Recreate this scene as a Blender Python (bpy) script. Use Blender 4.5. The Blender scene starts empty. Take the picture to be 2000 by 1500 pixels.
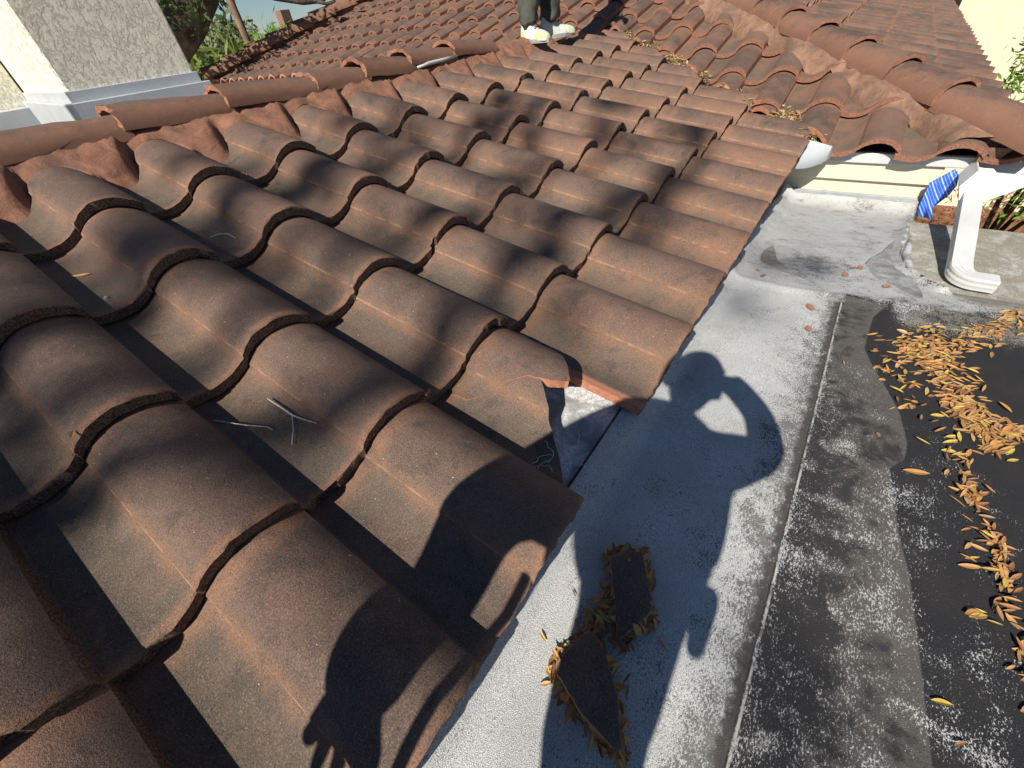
import bpy, bmesh, math, random
import numpy as np
from mathutils import Vector, Matrix
R_=math.radians
sc=bpy.context.scene
C=sc.collection
# ---------------------------------------------------------------- camera
CAM=Vector((0.2459,-0.1966,0.6557))
RWM=np.array([[0.57474191,-0.811801,-0.103148],[-0.59594728,-0.328835,-0.732613],[0.56081956,0.482533,-0.672787]])
ax,ay,az=[Vector(r) for r in RWM]
az.normalize(); ax=(ax-az*ax.dot(az)).normalized(); ay=az.cross(ax)
cam_d=bpy.data.cameras.new('camera'); cam=bpy.data.objects.new('camera',cam_d); C.objects.link(cam)
m=Matrix((ax,-ay,-az)).transposed().to_4x4(); m.translation=CAM
cam.matrix_world=m; cam_d.sensor_width=36; cam_d.lens=36*790.8/2000; cam_d.clip_start=0.01; cam_d.clip_end=1500
sc.camera=cam
# ---------------------------------------------------------------- sun and sky
SUN=Vector((-0.759,-0.080,0.646)).normalized()
w=bpy.data.worlds.new("World"); sc.world=w; w.use_nodes=True
nt=w.node_tree; sky=nt.nodes.new('ShaderNodeTexSky'); sky.sky_type='NISHITA'; sky.sun_disc=False
sky.sun_elevation=math.asin(SUN.z); sky.sun_rotation=math.atan2(SUN.x,SUN.y)
sky.altitude=0; sky.air_density=1.0; sky.dust_density=0.0; sky.ozone_density=6.0
nt.links.new(sky.outputs[0],nt.nodes['Background'].inputs[0]); nt.nodes['Background'].inputs[1].default_value=0.05
sd_=bpy.data.lights.new('sun','SUN'); sd_.energy=5.0; sd_.angle=R_(0.53); sd_.color=(1,.93,.82)
so=bpy.data.objects.new('sun',sd_); C.objects.link(so); so.rotation_euler=SUN.to_track_quat('Z','Y').to_euler()
sc.view_settings.view_transform='Standard'; sc.view_settings.look='None'; sc.view_settings.exposure=0.45; sc.view_settings.gamma=1
sc.cycles.max_bounces=6; sc.cycles.use_denoising=True
rng=random.Random(7); nr=np.random.default_rng(7)
# ---------------------------------------------------------------- helpers
def tag(o,label=None,cat=None,group=None,kind=None):
    for k,v in (('label',label),('category',cat),('group',group),('kind',kind)):
        if v: o[k]=v
    return o
def empty(name,loc,label=None,cat=None,group=None,kind=None):
    o=bpy.data.objects.new(name,None); o.empty_display_size=.1; o.location=loc; C.objects.link(o); return tag(o,label,cat,group,kind)
def setparent(o,p):
    if p is None: return
    o.parent=p
    def mw(q): return (mw(q.parent)@q.matrix_parent_inverse@q.matrix_basis) if q.parent else q.matrix_basis
    o.matrix_parent_inverse=mw(p).inverted()      # vertices stay in world coordinates
def mesh(name,V,F,mats,parent=None,smooth=False,mi=None,uv=None,rnd=None,attrs=None):
    me=bpy.data.meshes.new(name); me.from_pydata([tuple(v) for v in V],[],F)
    if not isinstance(mats,(list,tuple)): mats=[mats]
    for a in mats: me.materials.append(a)
    if mi is not None: me.polygons.foreach_set('material_index',np.array(mi,np.int32))
    if smooth: me.polygons.foreach_set('use_smooth',np.ones(len(F),bool))
    if uv is not None:
        l=me.uv_layers.new(name='tuv'); vi=np.empty(len(me.loops),np.int32); me.loops.foreach_get('vertex_index',vi)
        l.data.foreach_set('uv',np.asarray(uv,np.float32)[vi].ravel())
    if rnd is not None: attrs=dict(attrs or {}); attrs['rnd']=rnd
    for k,v in (attrs or {}).items():
        a=me.attributes.new(k,'FLOAT','POINT'); a.data.foreach_set('value',np.broadcast_to(np.asarray(v,np.float32),(len(V),)).copy())
    o=bpy.data.objects.new(name,me); C.objects.link(o); setparent(o,parent); return o
def from_bm(name,bm,mats,parent=None,smooth=False):
    me=bpy.data.meshes.new(name); bm.to_mesh(me); bm.free()
    if not isinstance(mats,(list,tuple)): mats=[mats]
    for a in mats: me.materials.append(a)
    if smooth:
        for p in me.polygons: p.use_smooth=True
    o=bpy.data.objects.new(name,me); C.objects.link(o); setparent(o,parent); return o
def box(bm,lo,hi,bev=0):
    r=bmesh.ops.create_cube(bm,size=1)['verts']
    for v in r: v.co=Vector((lo[i]+(v.co[i]+.5)*(hi[i]-lo[i]) for i in range(3)))
    if bev:
        es=list({e for v in r for e in v.link_edges}); bmesh.ops.bevel(bm,geom=es,offset=bev,segments=1,affect='EDGES')
def boxo(name,lo,hi,mat,parent=None,bev=.003):
    bm=bmesh.new(); box(bm,lo,hi,bev); return from_bm(name,bm,mat,parent)
def tube(bm,pts,rad,seg=8,cap=True):
    rings=[]; n=len(pts); pts=[Vector(p) for p in pts]; up=Vector((.13,.31,.94))
    for i,p in enumerate(pts):
        d=(pts[min(i+1,n-1)]-pts[max(i-1,0)]).normalized(); a=d.cross(up).normalized(); b=d.cross(a)
        r=rad[i] if hasattr(rad,'__len__') else rad
        rings.append([bm.verts.new(p+a*math.cos(t)*r+b*math.sin(t)*r) for t in [2*math.pi*k/seg for k in range(seg)]])
    for i in range(n-1):
        for k in range(seg): bm.faces.new((rings[i][k],rings[i][(k+1)%seg],rings[i+1][(k+1)%seg],rings[i+1][k]))
    if cap: bm.faces.new(rings[0][::-1]); bm.faces.new(rings[-1])
class N:
    def __init__(s,name,rough=.85,spec=.3):
        s.m=bpy.data.materials.new(name); s.m.use_nodes=True; s.t=s.m.node_tree; s.b=s.t.nodes['Principled BSDF']
        s.b.inputs['Roughness'].default_value=rough; s.b.inputs['Specular IOR Level'].default_value=spec
        s.pos=s.n('ShaderNodeNewGeometry').outputs['Position']
    def n(s,ty,**k):
        x=s.t.nodes.new(ty)
        for a,b in k.items(): setattr(x,a,b)
        return x
    def l(s,a,b): s.t.links.new(a,b)
    def put(s,i,v):
        if hasattr(v,'is_output') or isinstance(v,bpy.types.NodeSocket): s.l(v,i)
        else: i.default_value=v
    def noise(s,scale,detail=3,rough=.5,vec=None,dist=0):
        x=s.n('ShaderNodeTexNoise'); x.inputs['Scale'].default_value=scale; x.inputs['Detail'].default_value=detail
        x.inputs['Roughness'].default_value=rough; x.inputs['Distortion'].default_value=dist; s.l(vec or s.pos,x.inputs['Vector']); return x.outputs['Fac']
    def math(s,op,a,b=0.,c=0.,clamp=False):
        x=s.n('ShaderNodeMath',operation=op,use_clamp=clamp); s.put(x.inputs[0],a); s.put(x.inputs[1],b); s.put(x.inputs[2],c); return x.outputs[0]
    def ss(s,v,a,b):
        x=s.n('ShaderNodeMapRange',interpolation_type='SMOOTHSTEP',clamp=True); s.put(x.inputs[0],v); s.put(x.inputs[1],a); s.put(x.inputs[2],b); return x.outputs[0]
    def mix(s,f,a,b,mode='MIX'):
        x=s.n('ShaderNodeMix',data_type='RGBA',blend_type=mode); s.put(x.inputs[0],f)
        s.put(x.inputs[6],a if not isinstance(a,tuple) else (*a,1)); s.put(x.inputs[7],b if not isinstance(b,tuple) else (*b,1)); return x.outputs[2]
    def attr(s,name):
        x=s.n('ShaderNodeAttribute'); x.attribute_name=name; return x.outputs['Fac']
    def sep(s,v):
        x=s.n('ShaderNodeSeparateXYZ'); s.l(v,x.inputs[0]); return x.outputs
    def bump(s,h,dist,st=1.,prev=None):
        x=s.n('ShaderNodeBump'); x.inputs['Strength'].default_value=st; x.inputs['Distance'].default_value=dist; s.l(h,x.inputs['Height'])
        if prev: s.l(prev,x.inputs['Normal'])
        return x.outputs[0]
    def done(s,col,nrm=None,rough=None):
        s.put(s.b.inputs['Base Color'],col if not isinstance(col,tuple) else (*col,1))
        if nrm: s.l(nrm,s.b.inputs['Normal'])
        if rough is not None: s.put(s.b.inputs['Roughness'],rough)
        return s.m
# ---------------------------------------------------------------- materials
def mat_simple(name,col,rough=.8,var=.15,scale=20,bump=0,spec=.3,bs=60):
    s=N(name,rough,spec); n=s.noise(scale,4,.6); f=s.ss(n,.3,.7)
    c=s.mix(f,tuple(x*(1-var) for x in col),tuple(min(1,x*(1+var)) for x in col))
    nn=s.bump(s.noise(bs,4,.7),bump) if bump else None
    return s.done(c,nn)
def mat_tile(name,weather=1.,hue=0.):
    s=N(name,.82,.35)
    uvn=s.n('ShaderNodeUVMap'); uvn.uv_map='tuv'; u,v,_=s.sep(uvn.outputs[0]); r=s.attr('rnd')
    big=s.noise(7,4,.6); mid=s.noise(28,4,.65,dist=.4); fine=s.noise(420,3,.7); grit=s.noise(900,2,.6)
    pan=s.math('SUBTRACT',1,s.ss(u,.30,.62))
    barrel_c=s.mix(r,(.084,.055,.046),(.160,.100,.078)); pan_c=s.mix(r,(.084,.067,.052),(.130,.100,.077))
    c=s.mix(pan,barrel_c,pan_c)
    c=s.mix(s.math('MULTIPLY',s.ss(big,.42,.68),.5),c,(.185,.125,.094))
    c=s.mix(s.math('MULTIPLY',s.ss(mid,.5,.75),.35),c,(.185,.125,.095))
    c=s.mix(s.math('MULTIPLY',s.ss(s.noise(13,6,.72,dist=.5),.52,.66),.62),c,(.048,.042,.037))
    X_,Y_,Z_=s.sep(s.pos); st2=s.math('MULTIPLY',s.ss(s.noise(3.2,5,.7,dist=.6),.44,.66),s.math('ADD',.25,s.math('MULTIPLY',s.ss(X_,.5,2.0),.5))); c=s.mix(st2,c,(.245,.130,.085))
    # worn terracotta along the crease, the lower lip and the head
    cre=s.math('SUBTRACT',1,s.ss(s.math('ABSOLUTE',s.math('SUBTRACT',u,.435)),.0,.085))
    wv=s.noise(18,4,.7); lip=s.math('SUBTRACT',1,s.ss(v,.0,.075)); head=s.ss(v,.90,1.02)
    edge=s.math('MULTIPLY',s.math('MAXIMUM',s.math('MULTIPLY',cre,.62),s.math('MAXIMUM',s.math('MULTIPLY',lip,.95),s.math('MULTIPLY',head,.8))),s.ss(wv,.22,.62))
    c=s.mix(s.math('MULTIPLY',edge,.8*weather),c,(.30,.150,.088))
    ln=s.math('MULTIPLY',s.math('SUBTRACT',1,s.ss(s.math('ABSOLUTE',s.math('SUBTRACT',u,.4415)),.001,.006)),s.ss(s.noise(22,3,.6),.4,.6)); c=s.mix(s.math('MULTIPLY',ln,.55),c,(.42,.27,.18))
    raw=s.math('SUBTRACT',1,s.ss(u,-.02,.02)); c=s.mix(raw,c,(.45,.20,.12))
    c=s.mix(s.math('MULTIPLY',s.ss(fine,.54,.66),.55),c,(.28,.21,.165))
    c=s.mix(s.math('MULTIPLY',s.ss(grit,.60,.42),.0),c,(.05,.04,.035))
    c=s.mix(s.math('MULTIPLY',s.math('SUBTRACT',1,s.ss(fine,.36,.48)),.65),c,(.030,.024,.020))
    spk=s.noise(160,2,.5); c=s.mix(s.ss(spk,.74,.78),c,(.5,.43,.35))
    if hue>.5:
        sd=s.math('MULTIPLY',s.math('ABSOLUTE',s.math('SUBTRACT',u,.75)),4.5,0,True); st=s.ss(s.math('ADD',s.math('MULTIPLY',sd,.55),s.noise(24,5,.75,dist=.4)),.45,.90); c=s.mix(s.math('MULTIPLY',st,hue),c,(.235,.115,.072)); c=s.mix(s.math('MULTIPLY',s.ss(s.noise(30,5,.75),.56,.7),.45),c,(.30,.19,.14))
    elif hue: c=s.mix(s.math('MULTIPLY',s.ss(s.noise(9,5,.7,dist=.3),.05,.85),hue),c,(.25,.115,.072))
    nn=s.bump(s.noise(35,3,.6),.0014); nn=s.bump(fine,.0013,1,nn); nn=s.bump(grit,.0006,1,nn)
    return s.done(c,nn)
M={}
M['tile']=mat_tile('weathered_concrete_tile')
M['tile_far']=mat_tile('weathered_tile_upper_roof',.8,.06)
M['cap']=mat_tile('ridge_cap_concrete',1.,.75)
def mat_lip():
    s=N('porous_tile_edge',.95,.1); n=s.noise(260,4,.8); c=s.mix(s.ss(n,.35,.7),(.050,.036,.030),(.36,.25,.19))
    return s.done(c,s.bump(n,.006))
M['lip']=mat_lip()
M['raw']=mat_simple('raw_terracotta_edge',(.40,.175,.105),.85,.2,60,.0006)
def mat_lipfar():
    s=N('tile_edge_terracotta',.95,.1); n=s.noise(120,4,.8); c=s.mix(s.ss(n,.35,.7),(.22,.10,.065),(.42,.22,.15))
    return s.done(c,s.bump(n,.002))
M['lip2']=mat_lipfar()
def mat_mortar(name,a,b,sc_=14):
    s=N(name,.9,.2); n=s.noise(sc_,5,.7,dist=.6); g=s.noise(300,3,.7); c=s.mix(s.ss(n,.32,.66),a,b); c=s.mix(s.math('MULTIPLY',s.ss(g,.5,.7),.4),c,tuple(min(1,x*1.5) for x in b))
    c=s.mix(s.math('MULTIPLY',s.ss(s.noise(5,5,.7,dist=.5),.45,.68),.6),c,(.115,.080,.062))
    cr=s.n('ShaderNodeTexVoronoi',feature='DISTANCE_TO_EDGE'); cr.inputs['Scale'].default_value=9; s.l(s.pos,cr.inputs['Vector'])
    k=s.math('MULTIPLY',s.math('SUBTRACT',1,s.ss(cr.outputs[0],.0,.02)),.0)
    nn=s.bump(n,.006); nn=s.bump(g,.0012,1,nn); return s.done(c,nn)
M['mortar']=mat_mortar('reddish_roof_mortar',(.17,.085,.058),(.30,.145,.092))
M['mortar2']=mat_mortar('browned_roof_mortar',(.17,.10,.070),(.30,.175,.12))
M['stucco']=None
def mat_stucco():
    s=N('cream_textured_stucco',.9,.15)
    mp=s.n('ShaderNodeMapping'); mp.inputs['Scale'].default_value=(1,1,.55); s.l(s.pos,mp.inputs['Vector']); v1=s.noise(42,8,.72,vec=mp.outputs[0]); st=s.ss(v1,.47,.56); n2=s.noise(120,5,.7)
    c=s.mix(s.noise(5,3,.5),(.88,.84,.69),(.93,.90,.76))
    nn=s.bump(st,.0035); nn=s.bump(n2,.0018,1,nn); return s.done(c,nn)
M['stucco']=mat_stucco()
M['cream']=mat_simple('cream_paint',(.66,.60,.44),.75,.05,9,.001)
M['cream_board']=None
def mat_board():
    s=N('cream_painted_board',.6,.3); n=s.noise(13,5,.7,dist=.8); c=s.mix(s.ss(n,.62,.74),(.62,.58,.44),(.42,.35,.22)); st=s.noise(90,3,.6)
    c=s.mix(s.ss(st,.68,.78),c,(.3,.25,.18)); return s.done(c,s.bump(s.noise(40,3,.6),.001))
M['cream_board']=mat_board()
M['white']=mat_simple('white_enamel_metal',(.52,.53,.53),.4,.08,6,.0004,.5)
M['galv']=mat_simple('galvanised_flashing',(.34,.37,.385),.42,.12,14,.0006,.5)
M['paintedmetal']=mat_simple('bluish_white_painted_flashing',(.46,.49,.52),.45,.06,8,.0008,.5)
M['felt']=None
def mat_felt():
    s=N('grey_underlayment_felt',.9,.2); x=s.noise(9,5,.65,dist=.5); f=s.noise(140,4,.8); 
    c=s.mix(s.ss(x,.40,.55),(.26,.27,.25),(.42,.43,.42)); c=s.mix(s.math('MULTIPLY',s.ss(x,.47,.60),s.ss(f,.42,.55)),c,(.75,.77,.80)); c=s.mix(s.ss(s.noise(500,2,.6),.62,.7),c,(.1,.1,.1))
    return s.done(c,s.bump(f,.002))
M['felt']=mat_felt()
M['dark']=mat_simple('dark_void_board',(.03,.025,.022),.9,.2)
def mat_deck():
    s=N('granulated_roof_membrane',.92,.2)
    X,Y,Z=s.sep(s.pos); T=s.attr('T'); sd=s.attr('sd'); dk=s.attr('dk')
    wob=s.math('MULTIPLY',s.math('SUBTRACT',s.noise(60,3,.6),.5),.012)
    sdw=s.math('ADD',sd,wob)
    # stretched flecks: granules wearing off the dark sheet
    mp=s.n('ShaderNodeMapping'); mp.inputs['Rotation'].default_value=(0,0,.5); mp.inputs['Scale'].default_value=(1,1.9,1); s.l(s.pos,mp.inputs['Vector'])
    fl=s.noise(190,4,.75,vec=mp.outputs[0]); fine=s.noise(620,2,.7); low=s.noise(9,5,.7,dist=.8); low2=s.noise(26,4,.7,dist=.5)
    thr=s.math('ADD',T,s.math('ADD',s.math('MULTIPLY',s.math('SUBTRACT',low,.5),.42),s.math('MULTIPLY',s.math('SUBTRACT',low2,.5),.28)))
    f=s.ss(s.math('SUBTRACT',s.math('ADD',s.math('MULTIPLY',fl,.72),s.math('MULTIPLY',fine,.28)),thr),-.025,.035)
    silt=s.ss(sd,-.0015,.0015)
    darkc=s.mix(s.noise(12,4,.6),(.018,.019,.025),(.045,.043,.044)); siltc=s.mix(s.noise(7,3,.5),(.090,.084,.080),(.135,.128,.118))
    sw=s.math('MULTIPLY',silt,s.math('SUBTRACT',1,s.math('MULTIPLY',s.ss(s.math('ADD',s.math('ADD',low,s.math('MULTIPLY',sd,1.6)),s.math('MULTIPLY',s.math('SUBTRACT',low2,.5),.5)),.56,.74),.86)))
    d=s.mix(sw,darkc,siltc)
    d=s.mix(s.ss(s.math('ADD',Y,s.math('MULTIPLY',s.math('SUBTRACT',low2,.5),.05)),-.335,-.318),d,s.mix(s.noise(30,3,.6),(.13,.13,.125),(.24,.24,.235)))
    d=s.mix(s.ss(s.math('ADD',dk,s.math('ADD',s.math('MULTIPLY',s.math('SUBTRACT',low2,.5),.9),s.math('MULTIPLY',s.math('SUBTRACT',fl,.5),1.1))),.22,.62),d,s.mix(s.noise(10,4,.6),(.24,.225,.18),(.34,.325,.27)))
    wh=s.mix(s.ss(fine,.36,.62),(.36,.37,.37),(.74,.75,.75)); wh=s.mix(s.math('MULTIPLY',s.ss(s.noise(8,5,.65),.38,.66),.45),wh,s.mix(s.ss(fine,.36,.62),(.28,.285,.28),(.54,.54,.52)))
    c=s.mix(f,d,wh)
    # lap joint: dirty band beside it and lit rim of the step painted on as a white line
    band=s.math('MULTIPLY',s.ss(Y,-.336,-.333),s.math('SUBTRACT',1,s.ss(s.math('ADD',Y,s.math('MULTIPLY',wob,2.6)),-.326,-.312))); band=s.math('MULTIPLY',band,s.math('SUBTRACT',1,s.ss(X,1.68,1.70)))
    c=s.mix(s.math('MULTIPLY',band,s.ss(s.noise(45,4,.7),.30,.46)),c,s.mix(s.noise(80,3,.7),(.045,.044,.043),(.12,.117,.11)))
    edg=s.math('MULTIPLY',s.ss(Y,-.340,-.3385),s.math('SUBTRACT',1,s.ss(Y,-.3365,-.335))); edg=s.math('MULTIPLY',edg,s.math('SUBTRACT',1,s.ss(X,1.68,1.70)))
    c=s.mix(s.math('MULTIPLY',edg,s.ss(low2,.38,.58)),c,(.52,.53,.50))
    rough=s.mix(s.ss(f,.2,.8),(.72,)*3,(.95,)*3)
    nn=s.bump(fine,.0026); nn=s.bump(fl,.0009,1,nn); nn=s.bump(s.noise(5,2,.5),.01,.6,nn)
    return s.done(c,nn)
M['deck']=mat_deck()
M['patch']=mat_mortar('grey_sealant_patch',(.20,.215,.215),(.38,.40,.40),30)
def leaf_mat(name,cols,spec=.35):
    s=N(name,.55,spec); oi=s.n('ShaderNodeObjectInfo').outputs['Random']; r=s.attr('rnd'); f=s.math('FRACT',s.math('ADD',oi,r)); vv=s.noise(35,2,.5)
    cr=s.n('ShaderNodeValToRGB'); e=cr.color_ramp.elements; e[0].position=0; e[0].color=(*cols[0],1); e[1].position=1; e[1].color=(*cols[-1],1)
    for i,c in enumerate(cols[1:-1]): x=e.new((i+1)/(len(cols)-1)); x.color=(*c,1)
    s.l(f,cr.inputs[0]); c=s.mix(s.math('MULTIPLY',s.noise(120,3,.6),.5),cr.outputs[0],(.12,.06,.03)); return s.done(c)
M['leaf']=leaf_mat('dry_fallen_leaf',[(.34,.16,.065),(.58,.29,.095),(.62,.37,.15),(.22,.10,.05),(.58,.28,.095),(.66,.52,.10),(.38,.18,.085),(.64,.43,.22)])
M['leafb']=leaf_mat('red_brown_fallen_leaf',[(.40,.20,.13),(.33,.15,.09),(.44,.26,.15)])
M['straw']=leaf_mat('straw_leaf_debris',[(.62,.47,.22),(.42,.28,.12),(.70,.58,.33),(.30,.2,.1),(.58,.40,.12)])
M['twig']=mat_simple('pale_twig_bark',(.62,.58,.52),.8,.3,200)
M['bark']=mat_simple('oak_bark',(.10,.08,.065),.95,.5,6,.03,.1,9)
M['pole']=mat_simple('weathered_pole_wood',(.21,.13,.085),.9,.25,4,.004)
def fol(name,a,b,tr=.25):
    s=N(name,.6,.25); r=s.attr('rnd'); c=s.mix(r,a,b); s.done(c)
    t=s.n('ShaderNodeBsdfTranslucent'); s.l(s.mix(.35,c,(.35,.5,.05)),t.inputs[0]); mx=s.n('ShaderNodeMixShader'); mx.inputs[0].default_value=tr
    s.l(s.b.outputs[0],mx.inputs[1]); s.l(t.outputs[0],mx.inputs[2]); s.l(mx.outputs[0],s.t.nodes['Material Output'].inputs[0]); return s.m
M['oakleaf']=fol('oak_foliage',(.035,.06,.022),(.09,.12,.045))
M['palm']=fol('palm_foliage',(.09,.15,.025),(.27,.30,.07),.3)
M['bright']=fol('bright_shrub_foliage',(.12,.26,.04),(.25,.42,.08),.35)
M['greyleaf']=fol('grey_green_foliage',(.12,.15,.07),(.24,.26,.13),.25)
def mat_ground():
    s=N('mulch_and_leaf_ground',.95,.1); n=s.noise(3,6,.75); f=s.noise(25,4,.8); c=s.mix(s.ss(n,.35,.65),(.13,.055,.028),(.27,.14,.07)); c=s.mix(s.ss(f,.55,.7),c,(.38,.22,.12)); c=s.mix(s.ss(f,.45,.3),c,(.035,.018,.012))
    c=s.mix(s.ss(s.sep(s.pos)[1],5,9),c,s.mix(n,(.05,.09,.02),(.12,.15,.05))); return s.done(c,s.bump(f,.03))
M['ground']=mat_ground()
M['cloth']=mat_simple('dark_olive_trousers',(.085,.09,.076),.9,.25,12,.003,.1,40)
M['shoe']=None
def mat_shoe():
    s=N('white_and_lime_sneaker',.6,.3); n=s.noise(11,3,.6,dist=.5); c=s.mix(s.ss(n,.58,.66),(.60,.62,.56),(.48,.64,.24)); c=s.mix(s.ss(s.noise(45,3,.6),.6,.68),c,(.35,.4,.35)); return s.done(c,s.bump(n,.003))
M['shoe']=mat_shoe()
M['straw_sole']=mat_simple('grey_rubber_sole',(.30,.31,.27),.8,.2,30)
M['skin']=mat_simple('skin',(.42,.25,.17),.55,.08,8)
M['shirt']=mat_simple('dark_work_shirt',(.06,.07,.09),.9,.15,10)
M['hair']=mat_simple('dark_hair',(.02,.015,.012),.7,.2,40)
def mat_blue():
    s=N('blue_striped_plastic_sheet',.4,.4); X,Y,Z=s.sep(s.pos); q=s.math('ADD',s.math('MULTIPLY',Y,1.),s.math('MULTIPLY',Z,-.75)); 
    a=s.math('FRACT',s.math('MULTIPLY',q,24)); a=s.ss(s.math('ABSOLUTE',s.math('SUBTRACT',a,.5)),.42,.45); b=s.math('FRACT',s.math('MULTIPLY',q,72)); b=s.ss(s.math('ABSOLUTE',s.math('SUBTRACT',b,.5)),.40,.44)
    c=s.mix(s.math('MULTIPLY',s.math('MAXIMUM',s.math('MULTIPLY',a,.75),s.math('MULTIPLY',b,.5)),.8),(.03,.13,.55),(.72,.78,.9)); return s.done(c,s.bump(s.noise(18,2,.5),.01))
M['blue']=mat_blue()
# ---------------------------------------------------------------- roof frames
P_=R_(14); cp,sp=math.cos(P_),math.sin(P_)
W,EX=.305,.3728
def f1(x,s,h): return np.stack([x,s*cp-h*sp,s*sp+h*cp],-1)                     # low gable, front slope (faces -Y)
X2,Z2=3.12,-.02
P2_=R_(17); cq,sq=math.cos(P2_),math.sin(P2_); VS=.79
def f2(l,s,h): return np.stack([X2+s*cq-h*sq,-l,Z2+s*sq+h*cq],-1)              # upper roof, faces -X ; l = -Y
Y3,Z3=-.86,-.035
def f3(x,s,h): return np.stack([x,Y3+s*cq-h*sq,Z3+s*sq+h*cq],-1)               # upper roof, side slope faces -Y
PU=np.array([-.08,0,.08,.16,.24,.32,.39,.434,.4401,.48,.54,.61,.70,.78,.86,.93,1.0])
PH=np.array([-.028,-.031,-.037,-.040,-.038,-.031,-.019,-.010,-.001,.011,.0245,.034,.039,.037,.029,.017,0])
def prof(u):
    sl=np.gradient(PH,PU); sl[7]=(PH[7]-PH[6])/(PU[7]-PU[6]); sl[8]=(PH[9]-PH[8])/(PU[9]-PU[8])
    u=np.clip(u,PU[0],PU[-1]); i=np.clip(np.searchsorted(PU,u,side='right')-1,0,len(PU)-2)
    d=PU[i+1]-PU[i]; t=(u-PU[i])/d; a,b=PH[i],PH[i+1]; ma,mb=sl[i]*d,sl[i+1]*d
    return (2*t**3-3*t*t+1)*a+(t**3-2*t*t+t)*ma+(-2*t**3+3*t*t)*b+(t**3-t*t)*mb
US=np.array([-.07,-.02,0,.04,.08,.12,.17,.22,.27,.32,.36,.40,.434,.4402,.455,.48,.51,.55,.59,.63,.67,.71,.75,.79,.83,.87,.91,.95,.98,1.0])
USL=np.array([-.05,0,.12,.25,.36,.434,.4402,.48,.53,.62,.70,.78,.87,.95,1.0])
DROP=.034
def tile_arrays(frame,x0,s0,us,vs,th=.024,dz=0,tilt=0,dx=0,ds=0,lipn=0.,skirt=True,ul=None,vmax=None,twist=0.,seed=0):
    """one S tile as a closed slab: top grid, bottom grid, edges. us lateral 0..1, vs along slope in exposures. ul(v)->(ua,ub) trims for broken pieces"""
    nu,nv=len(us),len(vs); U=np.tile(us,(nv,1)); V=np.tile(vs[:,None],(1,nu))
    if ul is not None:
        for j,v in enumerate(vs):
            a,b=ul(v); U[j]=a+(us-us[0])/(us[-1]-us[0])*(b-a)
    H=prof(U)-DROP*V+dz+tilt*V+twist*(U-.5)*W
    g=np.random.default_rng(abs(seed))
    S=s0+V*EX+ds; Xx=x0+U*W+dx
    if lipn:
        S[0]+=g.normal(0,lipn,nu); H[0]+=g.normal(0,lipn*.35,nu)-.0045; H[1]-=.001
        if g.random()<.35:
            ci=g.integers(4,nu-4); S[0,ci-1:ci+2]+=g.uniform(.004,.010); H[0,ci]-=.004
    top=frame(Xx,S,H)
    Hb=H-th
    if skirt: Hb[:,-1]=H[:,-1]-.033; Hb[:,-2]=np.minimum(Hb[:,-2],H[:,-2]-.028)
    bot=frame(Xx,S,Hb)
    n=nu*nv; Vv=np.concatenate([top.reshape(-1,3),bot.reshape(-1,3)]); uv=np.stack([np.concatenate([U.ravel()]*2),np.concatenate([V.ravel()]*2)],-1)
    F=[];mi=[]
    idx=lambda j,i:j*nu+i
    for j in range(nv-1):
        for i in range(nu-1):
            F.append((idx(j,i),idx(j,i+1),idx(j+1,i+1),idx(j+1,i)));mi.append(0)
            F.append((n+idx(j,i),n+idx(j+1,i),n+idx(j+1,i+1),n+idx(j,i+1)));mi.append(1)
    for i in range(nu-1):
        F.append((idx(0,i),n+idx(0,i),n+idx(0,i+1),idx(0,i+1)));mi.append(1)
        F.append((idx(nv-1,i),idx(nv-1,i+1),n+idx(nv-1,i+1),n+idx(nv-1,i)));mi.append(2)
    for j in range(nv-1):
        F.append((idx(j,0),idx(j+1,0),n+idx(j+1,0),n+idx(j,0)));mi.append(2)
        F.append((idx(j,nu-1),n+idx(j,nu-1),n+idx(j+1,nu-1),idx(j+1,nu-1)));mi.append(3)
    return Vv,F,mi,uv
def add_smooth(o,ang=35):
    me=o.data; me.polygons.foreach_set('use_smooth',np.ones(len(me.polygons),bool))
    me.set_sharp_from_angle(angle=R_(ang))
def clip(o,co,no):
    """keep the side opposite to the normal, close the cut"""
    bm=bmesh.new(); bm.from_mesh(o.data)
    r=bmesh.ops.bisect_plane(bm,geom=bm.verts[:]+bm.edges[:]+bm.faces[:],plane_co=co,plane_no=no,clear_outer=True,dist=1e-5)
    es=[e for e in r['geom_cut'] if isinstance(e,bmesh.types.BMEdge)]
    if es:
        try:
            fr=bmesh.ops.holes_fill(bm,edges=es,sides=0)
            for f in fr['faces']: f.material_index=2
        except Exception: pass
    bm.to_mesh(o.data); bm.free(); return len(o.data.vertices)
# ---------------------------------------------------------------- the house
house=empty('house',(0,0,-3.3),'tile-roofed cream house with a low gable, a big upper slope and a pale flat roof','house')
TM=[M['tile'],M['lip'],M['raw'],M['lip']]
RS=5.18*EX                                  # slope length to the ridge
RY,RZ=RS*cp,RS*sp
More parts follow.
